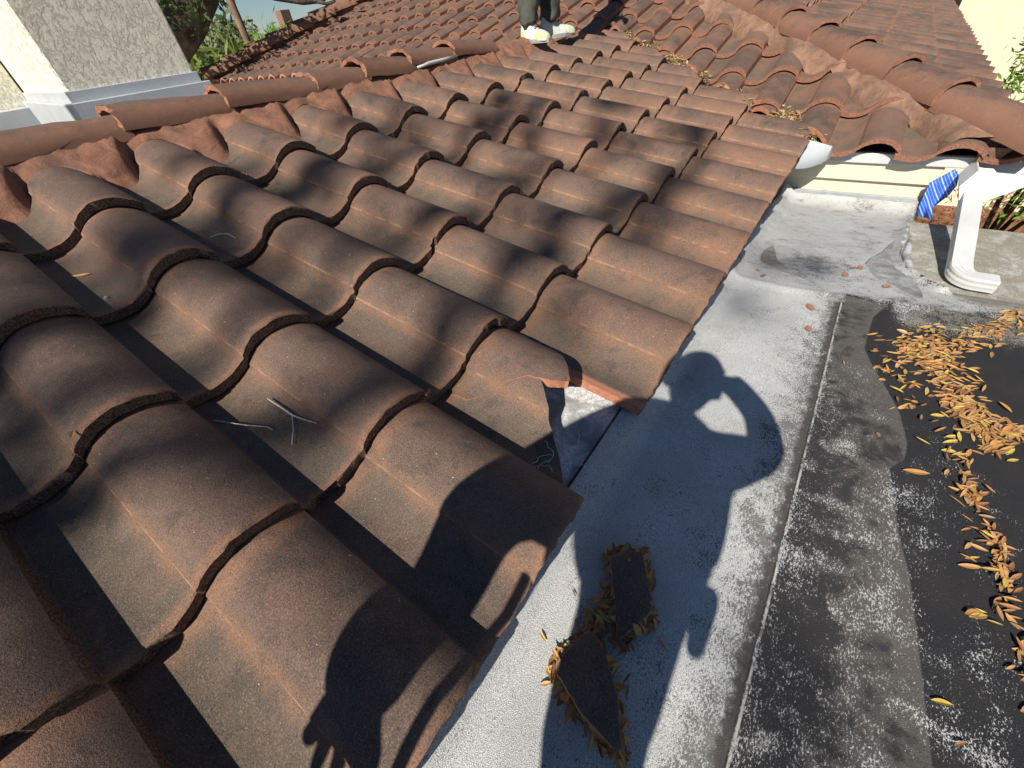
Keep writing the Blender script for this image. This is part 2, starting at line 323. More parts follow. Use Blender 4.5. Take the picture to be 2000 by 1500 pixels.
# sheathing of the low gable under its tiles (front slope, back slope), with thickness
def gable_base():
    xs=np.linspace(-1.6,3.2,25); V=[];F=[]
    e0=.048
    prf=[(e0*cp,e0*sp-.088),(RY,RZ-.092),(RY+1.5,RZ-.092-1.5*math.tan(P_))]
    prof_=prf+[(a,b-.02) for a,b in prf[::-1]]
    k=len(prof_)
    for x in xs:
        for a,b in prof_: V.append((x,a,b))
    for i in range(len(xs)-1):
        for j in range(k): F.append((i*k+j,(i+1)*k+j,(i+1)*k+(j+1)%k,i*k+(j+1)%k))
    F.append(tuple(range(k))[::-1]); F.append(tuple((len(xs)-1)*k+j for j in range(k)))
    return mesh('low_roof',V,F,M['felt'],house)
low=gable_base(); low['label']='grey felted sheathing of the low gable roof, bare where a tile is broken'
vs_full=np.concatenate([[0,.010,.028],np.linspace(.09,1.13,12)])
VAL=3.17                                   # valley: X - Y = VAL
for k in range(5):
    for i in range(-3,17):
        x0=(i-1)*W; s0=k*EX-(.018 if k==0 else 0)
        xm=(x0+.0); ym=(k*EX)*cp
        if x0-VS*ym>VAL-.0: continue
        if k==0 and i==3: continue          # the broken tile, built below
        j=nr.normal(0,1,6)
        vs=vs_full if k<4 else np.linspace(0,1.12,13)
        V,F,mi,uv=tile_arrays(f1,x0,s0,US,vs,dz=.0012*j[0],tilt=.001*j[1],dx=.0015*j[2],ds=(.0025 if k else .0012)*j[3],lipn=.0016,twist=.006*j[4],seed=i*31+k)
        o=mesh('roof_tile',V,F,TM,low,uv=uv,mi=mi,rnd=float(nr.random()))
        if (x0+W)-VS*(ym+EX*1.2)>VAL-.05-W*.3:
            c=clip(o,(VAL,0,0),(1,-VS,0))
            if c<8: bpy.data.objects.remove(o); continue
        add_smooth(o)
# back slope of the gable: one plain field of the same tiles, hardly seen over the ridge
def fb(x,s,h): return np.stack([x,2*RY-s*cp+h*sp,s*sp+h*cp],-1)
def field(name,frame,l0,l1,k0,k1,parent,mats,off=0.,cond=None,us=USL,vs=np.array([0,.5,1.1]),s_off=0,lab=None,lipn=0.0,jit=1.):
    Vs=[];Fs=[];MI=[];UV=[];RN=[];n=0
    i0=int(math.floor((l0-off)/W)); i1=int(math.ceil((l1-off)/W))
    for k in range(k0,k1):
        for i in range(i0,i1):
            x0=off+i*W
            if cond and not cond(x0+W/2,k*EX+EX/2): continue
            j=nr.normal(0,1,6)*jit
            V,F,mi,uv=tile_arrays(frame,x0,k*EX+s_off,us,vs,dz=.002*j[0],tilt=.0015*j[1],dx=.002*j[2],ds=.004*j[3],twist=.01*j[4],lipn=lipn,seed=i+100*k)
            Vs.append(V);Fs+= [tuple(a+n for a in f) for f in F];MI+=mi;UV.append(uv);RN.append(np.full(len(V),nr.random()));n+=len(V)
    o=mesh(name,np.concatenate(Vs),Fs,mats,parent,uv=np.concatenate(UV),mi=MI,rnd=np.concatenate(RN))
    if lab: o['label']=lab
    return o
TF=[M['tile_far'],M['lip2'],M['raw'],M['lip2']]
bk=field('back_slope_tiles',fb,-1.5,5,1,5,low,TF,0,lambda x,s:(x<4.6)); add_smooth(bk)
# ---- ridge caps of the low gable
def cap_mesh(a,b,r0,r1,hh,th=.014,seg=14,n=5,flat=.0,rough=.0015,seed=0):
    """barrel cap from a (upper/back end) to b (front end); r = half width, hh = height"""
    a=Vector(a);b=Vector(b);d=(b-a).normalized();side=d.cross(Vector((0,0,1))).normalized();up=side.cross(d)
    g=np.random.default_rng(abs(seed))
    V=[];F=[];mi=[];UVs=[]
    for lay in (0,1):
        for i in range(n+1):
            t=i/n;r=r0+(r1-r0)*t-lay*th;h_=hh*(r0+(r1-r0)*t)/r0-lay*th
            for j in range(seg+1):
                q=math.pi*j/seg; e=.85
                cx=math.copysign(abs(math.cos(q))**e,math.cos(q)); cz=math.sin(q)**.9
                w_=g.normal(0,rough)
                V.append(a.lerp(b,t)+side*(r*cx+w_)+up*(h_*cz+w_)+(d*g.normal(0,rough*1.6) if i in (0,n) else Vector())); UVs.append((.55+.4*j/seg,.15+.6*t if lay==0 else .5))
    m_=(n+1)*(seg+1);I=lambda l,i,j:l*m_+i*(seg+1)+j
    for i in range(n):
        for j in range(seg):
            F.append((I(0,i,j),I(0,i,j+1),I(0,i+1,j+1),I(0,i+1,j)));mi.append(0);F.append((I(1,i,j),I(1,i+1,j),I(1,i+1,j+1),I(1,i,j+1)));mi.append(1)
    for j in range(seg):
        F.append((I(0,0,j),I(1,0,j),I(1,0,j+1),I(0,0,j+1)));mi.append(1);F.append((I(0,n,j),I(0,n,j+1),I(1,n,j+1),I(1,n,j)));mi.append(1)
    for i in range(n):
        for j in (0,seg): F.append((I(0,i,j),I(0,i+1,j),I(1,i+1,j),I(1,i,j)));mi.append(1)
    return V,F,mi,UVs
CM=[M['cap'],M['lip2']]
RC=Vector((.075,1.925,.468))
# (near end x, far end x, lift near, lift far, sideways)
caps=[(-1.55,-1.15,.012,0,0),(-1.17,-.78,.014,0,0),(-.8,-.40,.012,0,0),(-.42,-.0,.014,0,0),(-.02,.34,.014,0,0),(.31,.72,.012,0,0),(.70,1.10,.026,.0,.006),(1.07,1.50,.026,0,-.004),(1.49,1.79,.012,.0,.004),(1.76,2.10,.030,.004,-.01),(2.08,2.46,.034,.006,0),(2.44,2.86,.036,.004,.004)]
for q,(xa,xb,la,lb,sd0) in enumerate(caps):
    V,F,mi,UVs=cap_mesh(Vector((xb+RC.x,RC.y+sd0,RC.z+lb)),Vector((xa+RC.x,RC.y+sd0,RC.z+la)),.092,.101,.070,th=.017,rough=.0028,seed=q)
    o=mesh('ridge_cap',V,F,CM,low,mi=mi,uv=UVs,rnd=float(nr.random())); add_smooth(o,40)
    if q==10: o['label']='ridge cap with a strip of black and white sealant along its lower edge'
# sealant under one lifted cap
bm=bmesh.new(); tube(bm,[(2.19,1.832,.490),(2.28,1.830,.496),(2.40,1.829,.498),(2.52,1.83,.503)],[.007,.010,.009,.006],6); from_bm('sealant_strip',bm,M['white'],low,True)
# ---- mortar along the ridge: fills the pans, thin on the barrels
def ridge_mortar():
    xs=np.arange(-1.6,3.75,.0125); V=[];F=[]; nv=12
    g=np.random.default_rng(3); wob=np.convolve(g.normal(0,1,len(xs)+24),np.ones(9)/9,'same')[12:-12]*.020; wob2=np.convolve(g.normal(0,1,len(xs)+80),np.ones(41)/41,'same')[40:-40]*.05
    for a,x in enumerate(xs):
        u=(x/W)%1.0
        panw=math.exp(-((u-.16)/.24)**4)+math.exp(-((u-1.16)/.24)**4)
        s_lo=(4.96-.34*min(1,panw)+.04*math.sin(x*9))*EX+wob[a]*.6+wob2[a]*.6
        s_hi=5.36*EX
        for j in range(nv):
            t=j/(nv-1); s=s_lo+(s_hi-s_lo)*t; k=4
            hp=float(prof(np.array([u]))[0])-DROP*(s/EX-4)
            d=(s-s_lo)/EX; q=min(1,d/.20); q=q*q*(3-2*q)
            lev=-.034+.040*min(1,max(0,(s/EX-4.62)/.40))
            h=hp+(max(lev,hp+.003)-hp)*q+.005
            if j==0: h=hp-.004
            e=min(1,max(0,(s/EX-4.90)/.30)); h+=(.020+wob[a]*.5)*e*e*(3-2*e)+.006*math.sin(x*61+j*2.1)*math.sin(x*23+1.3*j)*q
            V.append(f1(np.array(x),np.array(s),np.array(h)))
    n=len(xs)
    for a in range(n-1):
        for j in range(nv-1): F.append((a*nv+j,(a+1)*nv+j,(a+1)*nv+j+1,a*nv+j+1))
    o=mesh('mortar',V,F,M['mortar'],low,True); return o
rm=ridge_mortar(); clip(rm,(3.62,0,0),(1,0,0))
# ---------------------------------------------------------------- broken eave tile: two pieces lying as things of their own
def jag(v,a,seed):
    g=np.random.default_rng(seed); p=g.uniform(0,6,4); return a*(math.sin(23*v+p[0])+.6*math.sin(61*v+p[1])+.35*math.sin(130*v+p[2]))/1.6
def piecewise(pts):
    xs=[p[0] for p in pts]; ys=[p[1] for p in pts]; return lambda v: float(np.interp(v,xs,ys))
x0=2*W
# lower left piece: pan side, sharp broken right edge   (v from 0.10 to 1.1)
rb=piecewise([(.14,.08),(.16,.13),(.31,.33),(.457,.47),(.58,.60),(.64,.585),(.74,.48),(.90,.27),(1.12,.20)])
ob=None
def ulA(v): return (-.05,max(-.03,rb(v)+jag(v,.012,1)))
V,F,mi,uv=tile_arrays(f1,x0,-.018,US,np.linspace(.14,1.12,34),dz=-.003,lipn=.0008,skirt=False,ul=ulA,seed=5)
mi=[2 if q==3 else q for q in mi]; mi=[(2 if q==1 and False else q) for q in mi]
o=mesh('broken_tile_piece',V,F,[M['tile'],M['raw'],M['raw'],M['raw']],None,mi=mi,uv=uv,rnd=.8); add_smooth(o)
tag(o,'triangular pan-side fragment of the broken eave tile, still lying in the gap','tile piece')
# upper right piece: barrel remaining under the course above
lb=piecewise([(.43,.67),(.46,.63),(.52,.60),(.60,.585),(.64,.575),(.74,.475),(.90,.265),(1.12,.19)])
rbb=piecewise([(.43,.70),(.46,.75),(.52,.85),(.58,.94),(.64,.99),(.70,1.0),(1.12,1.0)])
def ulB(v): return (lb(v)+jag(v,.010,1)+.003,rbb(v)+jag(v,.006,4))
V,F,mi,uv=tile_arrays(f1,x0,-.018,np.linspace(0,1,30),np.linspace(.435,1.12,30),dz=.000,lipn=.002,skirt=False,ul=ulB,seed=6)
o=mesh('broken_tile_piece',V,F,[M['tile'],M['raw'],M['raw'],M['raw']],None,mi=[2 if q==3 else q for q in mi],uv=uv,rnd=.75); add_smooth(o)
tag(o,'curved barrel-side fragment of the broken eave tile, tucked under the course above','tile piece')
# threads of torn felt and wire in the gap
bm=bmesh.new(); g=random.Random(4)
for a,(px,py,l) in enumerate([(.60,.09,.05),(.64,.07,.06),(.66,.055,.05),(.69,.05,.04),(.70,.08,.05),(.62,.12,.05),(.73,.06,.03),(.66,.10,.05)]):
    d=g.uniform(0,6.28); pts=[]; cur=Vector((px,py,py*.25-.055))
    for k in range(9):
        pts.append(cur.copy()); d+=g.uniform(-.9,.9); cur+=Vector((math.cos(d),math.sin(d)*.7,0))*l/5; cur.z=max(.25*cur.y-.052,-.05)+g.uniform(0,.008)
    tube(bm,pts,.0008,4)
o=from_bm('torn_fibre_threads',bm,M['white'],None,True); tag(o,'thin pale torn threads curling over the bare felt in the tile gap','threads')
# ---------------------------------------------------------------- flat roof
def zl(X): return -.11-np.maximum(0,X-1.72)*.150
def zr(X): return -.11-.265*np.clip((X-1.80)/.62,0,1)**1.3
curbX=np.array([1.60,1.80,1.92,1.99,2.06,2.12,2.27,2.6,3.2]); curbY=np.array([-.80,-.70,-.63,-.585,-.54,-.515,-.505,-.539,-.60])
siltp=np.array([(1.749,-.456),(1.638,-.419),(1.468,-.410),(1.404,-.428),(1.296,-.469),(1.231,-.491),(1.138,-.506),(1.089,-.503),(1.052,-.480),(.969,-.491),(.891,-.501),(.825,-.517),(.731,-.528),(.644,-.537),(.559,-.545),(0,-.56),(-1.5,-.55)])
def flat_roof():
    xs=np.concatenate([np.arange(-1.6,.2,.05),np.arange(.2,3.181,.0125)]); ys=np.concatenate([np.linspace(.036,-.1,18),np.arange(-.11,-.325,-.012),[-.3330,-.3345,-.338],np.arange(-.35,-.85,-.0125),np.arange(-.9,-3.2,-.1)])
    X,Y=np.meshgrid(xs,ys,indexing='ij')
    cy=np.interp(X,curbX,curbY); side=np.clip((Y-cy)/.012,0,1)*1.0
    z=zl(X)*side+zr(X)*(1-side)
    # raised rounded lip of the membrane along the curb
    z+=np.where(X>1.95,.020*np.exp(-((Y-cy-.012)/.02)**2),0)
    # edge rolls up to the eave
    t=np.clip((Y+.045)/.08,0,1); z=z+.048*t*t*(3-2*t)
    # cant beside the wall of the upper house and low-slope ripples
    z+=.0025*np.sin(X*5+Y*9)*np.clip((-.05-Y)*6,0,1)
    z+=.05*np.clip((X-3.05)/.13,0,1)**2*side
    z+=np.where((Y<-.3335)&(X<1.70),.0022,0)
    # cracked crease across the roof
    z+=.006*np.exp(-((X-1.74-.03*np.sin(Y*9))/.02)**2)*np.clip((Y+.75)*5,0,1)
    V=np.stack([X,Y,z],-1).reshape(-1,3)
    nx,ny=len(xs),len(ys)
    # attributes
    sdv=Y-np.interp(-X.ravel(),-siltp[:,0],siltp[:,1]).reshape(X.shape); sdv=np.where(X>1.75,-(X-1.75)*.6+sdv*.0-.01+.0*sdv,sdv); sdv=np.where((X>1.70)&(X<=1.75),np.minimum(sdv,(1.735-X)),sdv)
    T=np.full(X.shape,.385)
    g=np.clip((-.20-Y)/.12,0,1); T+=g*.11+.05*np.clip((-.27-Y)/.05,0,1)
    inter=np.clip((-.338-Y)/.006,0,1); T+=inter*(.035+.055*np.clip((X-1.05)/.35,0,1))
    black=np.clip(-(sdv)/.006,0,1)*(Y<-.36); T+=black*.035
    pond=np.clip((-.60-Y)/.05,0,1)*np.clip((1.72-X)/.1,0,1)*np.clip((X-.95)/.3,0,1); T+=pond*.16+.03*np.clip((-.63-Y)/.04,0,1)*np.clip((1.6-X)/.1,0,1)*np.clip((X-.70)/.2,0,1)
    T-=np.clip((.75-X)/.5,0,1)*.05*(Y<-.55)
    up=np.clip((X-1.72)/.05,0,1); T=T*(1-up)+up*(.415)
    spot=np.exp(-(((X-1.98)/.16)**2+((Y+.22)/.12)**2)); T+=spot*.10
    rd=up*(1-side)*np.clip((X-1.70)/.2,0,1)
    rd=np.clip(rd,0,1); T=T+rd*.12
    br=np.clip((X-1.56)/.10,0,1)*np.clip((1.84-X)/.08,0,1)*np.clip((-.44-Y)/.05,0,1); rd=np.maximum(rd,br*.42); T=T*(1-br)+br*.475
    # grime band beside the curb foot
    T+=.16*np.exp(-((X-1.72)/.07)**2)*np.clip((-.48-Y)/.08,0,1)
    F=[(a*ny+b,a*ny+b+1,(a+1)*ny+b+1,(a+1)*ny+b) for a in range(nx-1) for b in range(ny-1)]
    # skirt: thickness below
    n=len(V); per=[a*ny for a in range(nx)]+[(nx-1)*ny+b for b in range(1,ny)]+[a*ny+ny-1 for a in range(nx-2,-1,-1)]+[b for b in range(ny-2,0,-1)]
    low_=V[per]-np.array([0,0,.12]); V2=np.concatenate([V,low_]); L=len(per)
    for a in range(L): F.append((per[a],n+a,n+(a+1)%L,per[(a+1)%L]))
    pad=lambda A,v:np.concatenate([A.ravel(),np.full(L,v)])
    o=mesh('flat_roof',V2,F,M['deck'],house,smooth=True,attrs={'T':pad(T,.4),'sd':pad(sdv,.1),'dk':pad(rd,0)}); add_smooth(o,40)
    o['label']='pale granulated flat roof, stained black towards the right'
    return o
flat=flat_roof()
def zdeck(x,y):
    cy=np.interp(x,curbX,curbY); s=min(1,max(0,(y-cy)/.012)); z=float(zl(np.array(x))*s+zr(np.array(x))*(1-s)); t=min(1,max(0,(y+.045)/.08)); z+=.048*t*t*(3-2*t)
    z+=.0025*math.sin(x*5+y*9)*min(1,max(0,(-.05-y)*6)); z+=(.0022 if y<-.3335 and x<1.7 else 0); return z
def patch(name,pts,lift=.003,mat=None,par=flat,lab=None):
    """thin sealant patch draped on the flat roof from an outline"""
    bm=bmesh.new(); c=Vector((sum(p[0] for p in pts)/len(pts),sum(p[1] for p in pts)/len(pts)))
    n=len(pts); rings=[]
    for f in (1,.9,.5):
        rings.append([bm.verts.new((c.x+(p[0]-c.x)*f,c.y+(p[1]-c.y)*f,zdeck(c.x+(p[0]-c.x)*f,c.y+(p[1]-c.y)*f)+(lift if f<1 else -.002))) for p in pts])
    for a in range(2):
        for i in range(n): bm.faces.new((rings[a][i],rings[a][(i+1)%n],rings[a+1][(i+1)%n],rings[a+1][i]))
    bm.faces.new(rings[2]); bmesh.ops.recalc_face_normals(bm,faces=bm.faces[:])
    o=from_bm(name,bm,mat or M['patch'],par,False)
    if lab:o['label']=lab
    return o
# ---------------------------------------------------------------- upper roof of the house
upper=field('upper_roof',f2,-2.0,.9,0,22,house,TF,off=.334*W-W,cond=lambda l,s:-l>=-.86+(X2+s*cq-3.16)-W and (X2+s*cq)+VS*l>VAL-.28,lab='big upper roof slope of brown barrel tiles')
clip(upper,(VAL+.045,0,0),(-1,VS,0))      # valley
def cliphip(o,keep_front):
    n=Vector((-1,1,0)) if not keep_front else Vector((1,-1,0)); clip(o,(3.16,-.86,0),n)
cliphip(upper,True); clip(upper,(0,1.93,0),(0,1,0)); add_smooth(upper)
upl=field('upper_roof_tiles',f2,-10,-1.7,3,24,house,TF,off=.334*W-W,cond=lambda l,s:(X2+s*cq)>3.9 and -l>=-.86+(X2+s*cq-3.16)-W)
clip(upl,(6.25,0,0),(-1,-.82,0)); clip(upl,(4.22,0,0),(-1,0,0)); clip(upl,(0,1.93,0),(0,-1,0)); cliphip(upl,True)
clip(upl,(4.29,8.93,0),Vector((1.49,2.22,0))); add_smooth(upl)
side=field('side_slope_tiles',f3,3.2,15,0,18,house,TF,off=3.25,cond=lambda x,s:(Y3+s*cq)<-.86+(x-3.16)+W*1.2,lab='side slope of the upper roof seen edge-on, dark brown tile rows')
cliphip(side,False); add_smooth(side)
# sheathing closed under both slopes
V=[(3.2,-.80,-.10),(3.2,9.5,-.10),(11,9.0,2.0-.10+.05),(11,7.0,1.87)]
def slab(name,pts,th,mat,par):
    n=len(pts); V=[Vector(p) for p in pts]+[Vector(p)-Vector((0,0,th)) for p in pts]; F=[tuple(range(n)),tuple(range(2*n-1,n-1,-1))]+[(i,n+i,n+(i+1)%n,(i+1)%n) for i in range(n)]
    return mesh(name,V,F,mat,par)
def p2(x,y,h=-.09): s=(x-X2)/cq; return (x,y,Z2+s*sq+h)
def p3(x,y,h=-.09): s=(y-Y3)/cq; return (x,y,Z3+s*sq+h)
slab('roof_sheathing',[p2(3.2,-.80),p2(3.2,-.0),p2(4.9,2.1),p2(4.4,2.6),p2(4.4,8.7),p2(9.5,5.2)],.02,M['dark'],house)
slab('roof_sheathing',[p3(3.24,-.80),p3(15.5,-.80),p3(15.5,5),p3(9.1,5.0)],.02,M['dark'],house)
# hip caps (front right hip)
ha=Vector((3.10,-.90,Z2-.006)); hd=Vector((1,1,math.tan(P2_)))
ends=[-.03]+[.36+.235*i for i in range(17)]
for q in range(len(ends)-1):
    b=ha+hd*ends[q]; a=ha+hd*(ends[q+1]+.05)
    V,F,mi,UVs=cap_mesh(a+Vector((0,0,-.008)),b+Vector((0,0,.018)),.108,.120,.092,th=.016,n=8,rough=.0014,seed=60+q)
    o=mesh('hip_cap',V,F,CM,house,mi=mi,uv=UVs,rnd=float(nr.random())); add_smooth(o,40)
# mortar bedding beside the hip
def hip_mortar():
    V=[];F=[];nv=9; ts=np.arange(0.0,3.9,.02); g=np.random.default_rng(9); wob=np.convolve(g.normal(0,1,len(ts)+24),np.ones(7)/7,'same')[12:-12]*.03
    for a,t in enumerate(ts):
        hx,hy,hz=ha.x+t,ha.y+t,ha.z+t*math.tan(P2_)
        for j in range(nv):
            q=j/(nv-1); wdt=.03+(.150+wob[a]+.03*math.sin(t*14))*q
            x=hx-.707*wdt; y=hy+.707*wdt
            if x<3.13: x=3.13
            s=(x-X2)/cq; l=-y; u=((l-(.334*W-W))/W)%1.0; kk=s/EX; vv=kk-math.floor(kk)
            hp=float(prof(np.array([u]))[0])-DROP*vv
            zp=Z2+s*sq+.055*cq                                   # level reached under the cap
            e=min(1,max(0,(q-.50)/.42)); e=e*e*(3-2*e)
            h=.046*(1-e)+max(hp+.004,-.016)*e
            h=max(h,hp+.003) if q<.97 else hp-.006
            V.append(f2(np.array(l),np.array(s),np.array(h)))
    for a in range(len(ts)-1):
        for j in range(nv-1): F.append((a*nv+j,(a+1)*nv+j,(a+1)*nv+j+1,a*nv+j+1))
    return mesh('hip_mortar',V,F,M['mortar2'],house,True)
hm=hip_mortar(); clip(hm,(3.128,0,0),(-1,0,0))
# left edge caps of the upper roof
la=Vector((4.20,8.99,.315)); lbv=Vector((8.73,5.95,1.70)); ld=(lbv-la); nL=14
for q in range(nL):
    a=la+ld*((q+1.08)/nL); b=la+ld*(q/nL)
    V,F,mi,UVs=cap_mesh(a+Vector((0,0,.02)),b+Vector((0,0,.05)),.15,.16,.14,th=.02,seg=12,n=2,rough=.0,seed=90+q)
    o=mesh('edge_cap',V,F,CM,house,mi=mi,uv=UVs,rnd=float(nr.random())); add_smooth(o,40)
bm=bmesh.new(); tube(bm,[la+Vector((.06,.02,0)),lbv],.115,8); from_bm('mortar_bed',bm,M['mortar'],house,True)
# white membrane in the dip between the two roofs
slab('white_membrane',[(.95,2.35,.33),(1.9,2.3,.37),(4.4,5.8,.26),(4.4,9.2,.25),(1.4,5.0,.22)],.03,M['white'],house)
# walls below the roofs
boxo('wall',(3.30,-.62,-3.3),(14.5,8.9,-.17),M['cream'],house)
boxo('wall',(-1.5,.25,-3.3),(3.29,3.2,-.20),M['cream'],house)
boxo('wall',(-1.5,-2.9,-3.3),(3.05,.245,-.62),M['cream'],house)
fb_=boxo('fascia_board',(3.185,-.80,-.115),(3.215,.5,-.066),M['white'],house); 
boxo('fascia_board',(3.205,-.615,-.205),(3.24,.5,-.118),M['cream_board'],house)
boxo('fascia_board',(3.228,-.60,-.335),(3.262,.5,-.2085),M['cream_board'],house)
# L shaped wall flashing
bm=bmesh.new(); box(bm,(3.205,-.605,-.355),(3.2265,.4,-.272),.002); box(bm,(3.192,-.600,-.352),(3.204,.4,-.300),.002)
for y in (-.03,-.19,-.36,-.5):
    bmesh.ops.create_uvsphere(bm,u_segments=8,v_segments=5,radius=.008,matrix=Matrix.Translation((3.20,y,-.290)))
from_bm('wall_flashing',bm,M['galv'],house)
# metal diverter flap at the foot of the valley
def flap():
    ns=10;V=[];F=[]
    tl=Vector((3.02,-.022,.022));tr=Vector((3.06,-.128,-.012));bl=Vector((2.99,-.004,-.102));br=Vector((3.09,-.122,-.088))
    for lay in (0,1):
        for i in range(ns+1):
            t=i/ns
            for j in range(ns+1):
                q=j/ns; p=tl.lerp(tr,q).lerp(bl.lerp(br,q),t); p=p+Vector((-.035*math.sin(t*2.6)*(.4+.6*(1-q)),0,-.012*math.sin(q*3.14)*t)); V.append(p+Vector((.0015*lay,0,-.0006*lay)))
    m_=(ns+1)**2
    for l in (0,1):
        for i in range(ns):
            for j in range(ns): F.append(tuple((l*m_+a) for a in ((i*(ns+1)+j),(i*(ns+1)+j+1),((i+1)*(ns+1)+j+1),((i+1)*(ns+1)+j))))
    V+= [tr+Vector((0,0,0)),tr+Vector((.05,-.006,-.012)),br+Vector((.05,-.012,.0)),br]
    b=2*m_; F.append((b,b+1,b+2,b+3))
    return mesh('valley_flap',V,F,M['paintedmetal'],house,True)
flap()
# gutter corner, outlet and downspout
gut=boxo('gutter',(3.16,-.965,-.125),(3.30,-.875,-.055),M['white'],house)
def funnel():
    top=[(3.02,-.70,-.078),(3.03,-.93,-.090),(3.19,-.93,-.080),(3.19,-.70,-.070)]
    mid=[(2.985,-.665,-.135),(3.005,-.84,-.150),(3.15,-.84,-.14),(3.15,-.665,-.13)]
    bot=[(2.965,-.685,-.185),(2.972,-.765,-.19),(3.03,-.765,-.19),(3.03,-.685,-.185)]
    V=[];F=[]
    rings=[top,mid,bot]
    for r in rings: V+=r
    inn=[[tuple(np.array(p)+(np.array([sum(a[i] for a in r)/4 for i in range(3)])-np.array(p))*.05) for p in r] for r in rings]
    for r in inn: V+=r
    for a in range(2):
        for i in range(4):
            F.append((a*4+i,a*4+(i+1)%4,(a+1)*4+(i+1)%4,(a+1)*4+i)); F.append((12+a*4+i,12+(a+1)*4+i,12+(a+1)*4+(i+1)%4,12+a*4+(i+1)%4))
    for i in range(4): F.append((i,12+i,12+(i+1)%4,(i+1)%4))
    return mesh('gutter_outlet',V,F,M['white'],gut)
funnel()
def rect_sweep(pts,w_,h_,name,par,ridge=.0):
    """rectangular pipe swept along points, with lengthwise ribs"""
    pts=[Vector(p) for p in pts]; n=len(pts); sec=[]
    k=18
    per=[]
    hw,hh=w_/2,h_/2
    for a in range(8): per.append((-hw+w_*a/8,-hh,a%2))
    for a in range(5): per.append((hw,-hh+h_*a/5,a%2))
    for a in range(8): per.append((hw-w_*a/8,hh,a%2))
    for a in range(5): per.append((-hw,hh-h_*a/5,a%2))
    V=[];F=[];m_=len(per)
    for i,p in enumerate(pts):
        d=(pts[min(i+1,n-1)]-pts[max(i-1,0)]).normalized(); side=Vector((0,0,1)).cross(d)
        if side.length<.3: side=Vector((0,-1,0))
        side.normalize(); up=d.cross(side)
        for a,b,c in per:
            e=ridge*c; V.append(p+side*(a*(1+e/hw))+up*(b*(1+e/hh)))
    for i in range(n-1):
        for j in range(m_): F.append((i*m_+j,i*m_+(j+1)%m_,(i+1)*m_+(j+1)%m_,(i+1)*m_+j))
    # open inside faces
    o=mesh(name,V,F,M['white'],par); mo=o.modifiers.new('t','SOLIDIFY'); mo.thickness=.0015; return o
def zz(t): return None
pa=Vector((2.995,-.722,-.17)); pb=Vector((2.56,-.738,-.325))
rect_sweep([pa,pa.lerp(pb,.33),pa.lerp(pb,.66),pb],.066,.046,'downspout',gut,.0006)
arc=[pb+Vector((0,0,0))]
dv=(pb-pa).normalized()
for k in range(1,9):
    q=k/8*math.pi/2; arc.append(pb+dv*(.06*math.sin(q))+Vector((0,-1,0))*(.06*(1-math.cos(q)))+Vector((0,0,.004*k/8)))
arc.append(arc[-1]+Vector((0,-.055,.0)))
rect_sweep([arc[0]-dv*.015]+arc[1:],.068,.048,'downspout_elbow',gut,.0022)
# ---------------------------------------------------------------- chimney with stepped flashing
CX0,CX1,CY0,CY1=.87,1.385,2.60,4.25; zb=.575
ch=None
THC=R_(-5); RCH=Matrix.Translation((CX0,CY0,0))@Matrix.Rotation(THC,4,'Z')@Matrix.Translation((-CX0,-CY0,0))
def rotc(o): o.data.transform(RCH); return o
def chim():
    bm=bmesh.new(); box(bm,(CX0,CY0,.1),(CX1,CY1,2.6),.006); bmesh.ops.subdivide_edges(bm,edges=bm.edges[:],cuts=1); return rotc(from_bm('chimney',bm,M['stucco'],house))
ch=chim(); ch['label']='cream stucco chimney stack behind the low ridge'
bm=bmesh.new(); o_=.016
box(bm,(CX0-.012,CY0-.014,.1),(CX1+.012,CY0-.001,zb+.028),.002); box(bm,(CX0-.014,CY0-.014,.1),(CX0-.001,CY1+.01,zb+.028),.002)
box(bm,(CX0-.045,CY0-.045,.1),(CX1+.04,CY0-.015,zb-.012),.003); box(bm,(CX0-.045,CY0-.045,.1),(CX0-.015,CY1+.02,zb-.012),.003)
rotc(from_bm('chimney_flashing',bm,M['paintedmetal'],ch))
bm=bmesh.new(); box(bm,(-3.2,CY1-.30,.1),(CX0+.075,CY1+.6,.535),.003); from_bm('parapet_flashing',bm,M['paintedmetal'],house)
bm=bmesh.new(); box(bm,(-3.2,CY1-.15,.1),(CX0+.12,CY1+.55,2.6),.003); w3=from_bm('chimney_side_wall',bm,M['stucco'],house)
# ---------------------------------------------------------------- valley debris, leaves
def leaf_verts(L_,Wd,curl,nseg=5):
    V=[];F=[]
    for i in range(nseg+1):
        t=i/nseg; wd=Wd*(math.sin(math.pi*min(1,max(.02,t)))**.75)*.5; x=(t-.5)*L_; z=curl*L_*(4*(t-.5)**2)
        V+= [(x,-wd,z+wd*.35),(x,0,z),(x,wd,z+wd*.35)]
    for i in range(nseg):
        a=i*3; F+=[(a,a+1,a+4,a+3),(a+1,a+2,a+5,a+4)]
    return np.array(V),F
leafmeshes=[]
for q in range(8):
    g=random.Random(q); V,F=leaf_verts(1,[.18,.21,.24,.17,.34,.19,.28,.22][q],g.uniform(-.02,.07),5)
    me=bpy.data.meshes.new('fallen_leaf'); me.from_pydata([tuple(v) for v in V],[],F); me.materials.append(M['leaf']); leafmeshes.append(me)
leafred=[]
for q in range(2):
    V,F=leaf_verts(1,.55,.02,6); V[:,2]*=.4; me=bpy.data.meshes.new('red_leaf'); me.from_pydata([tuple(v) for v in V],[],F); me.materials.append(M['leafb']); leafred.append(me)
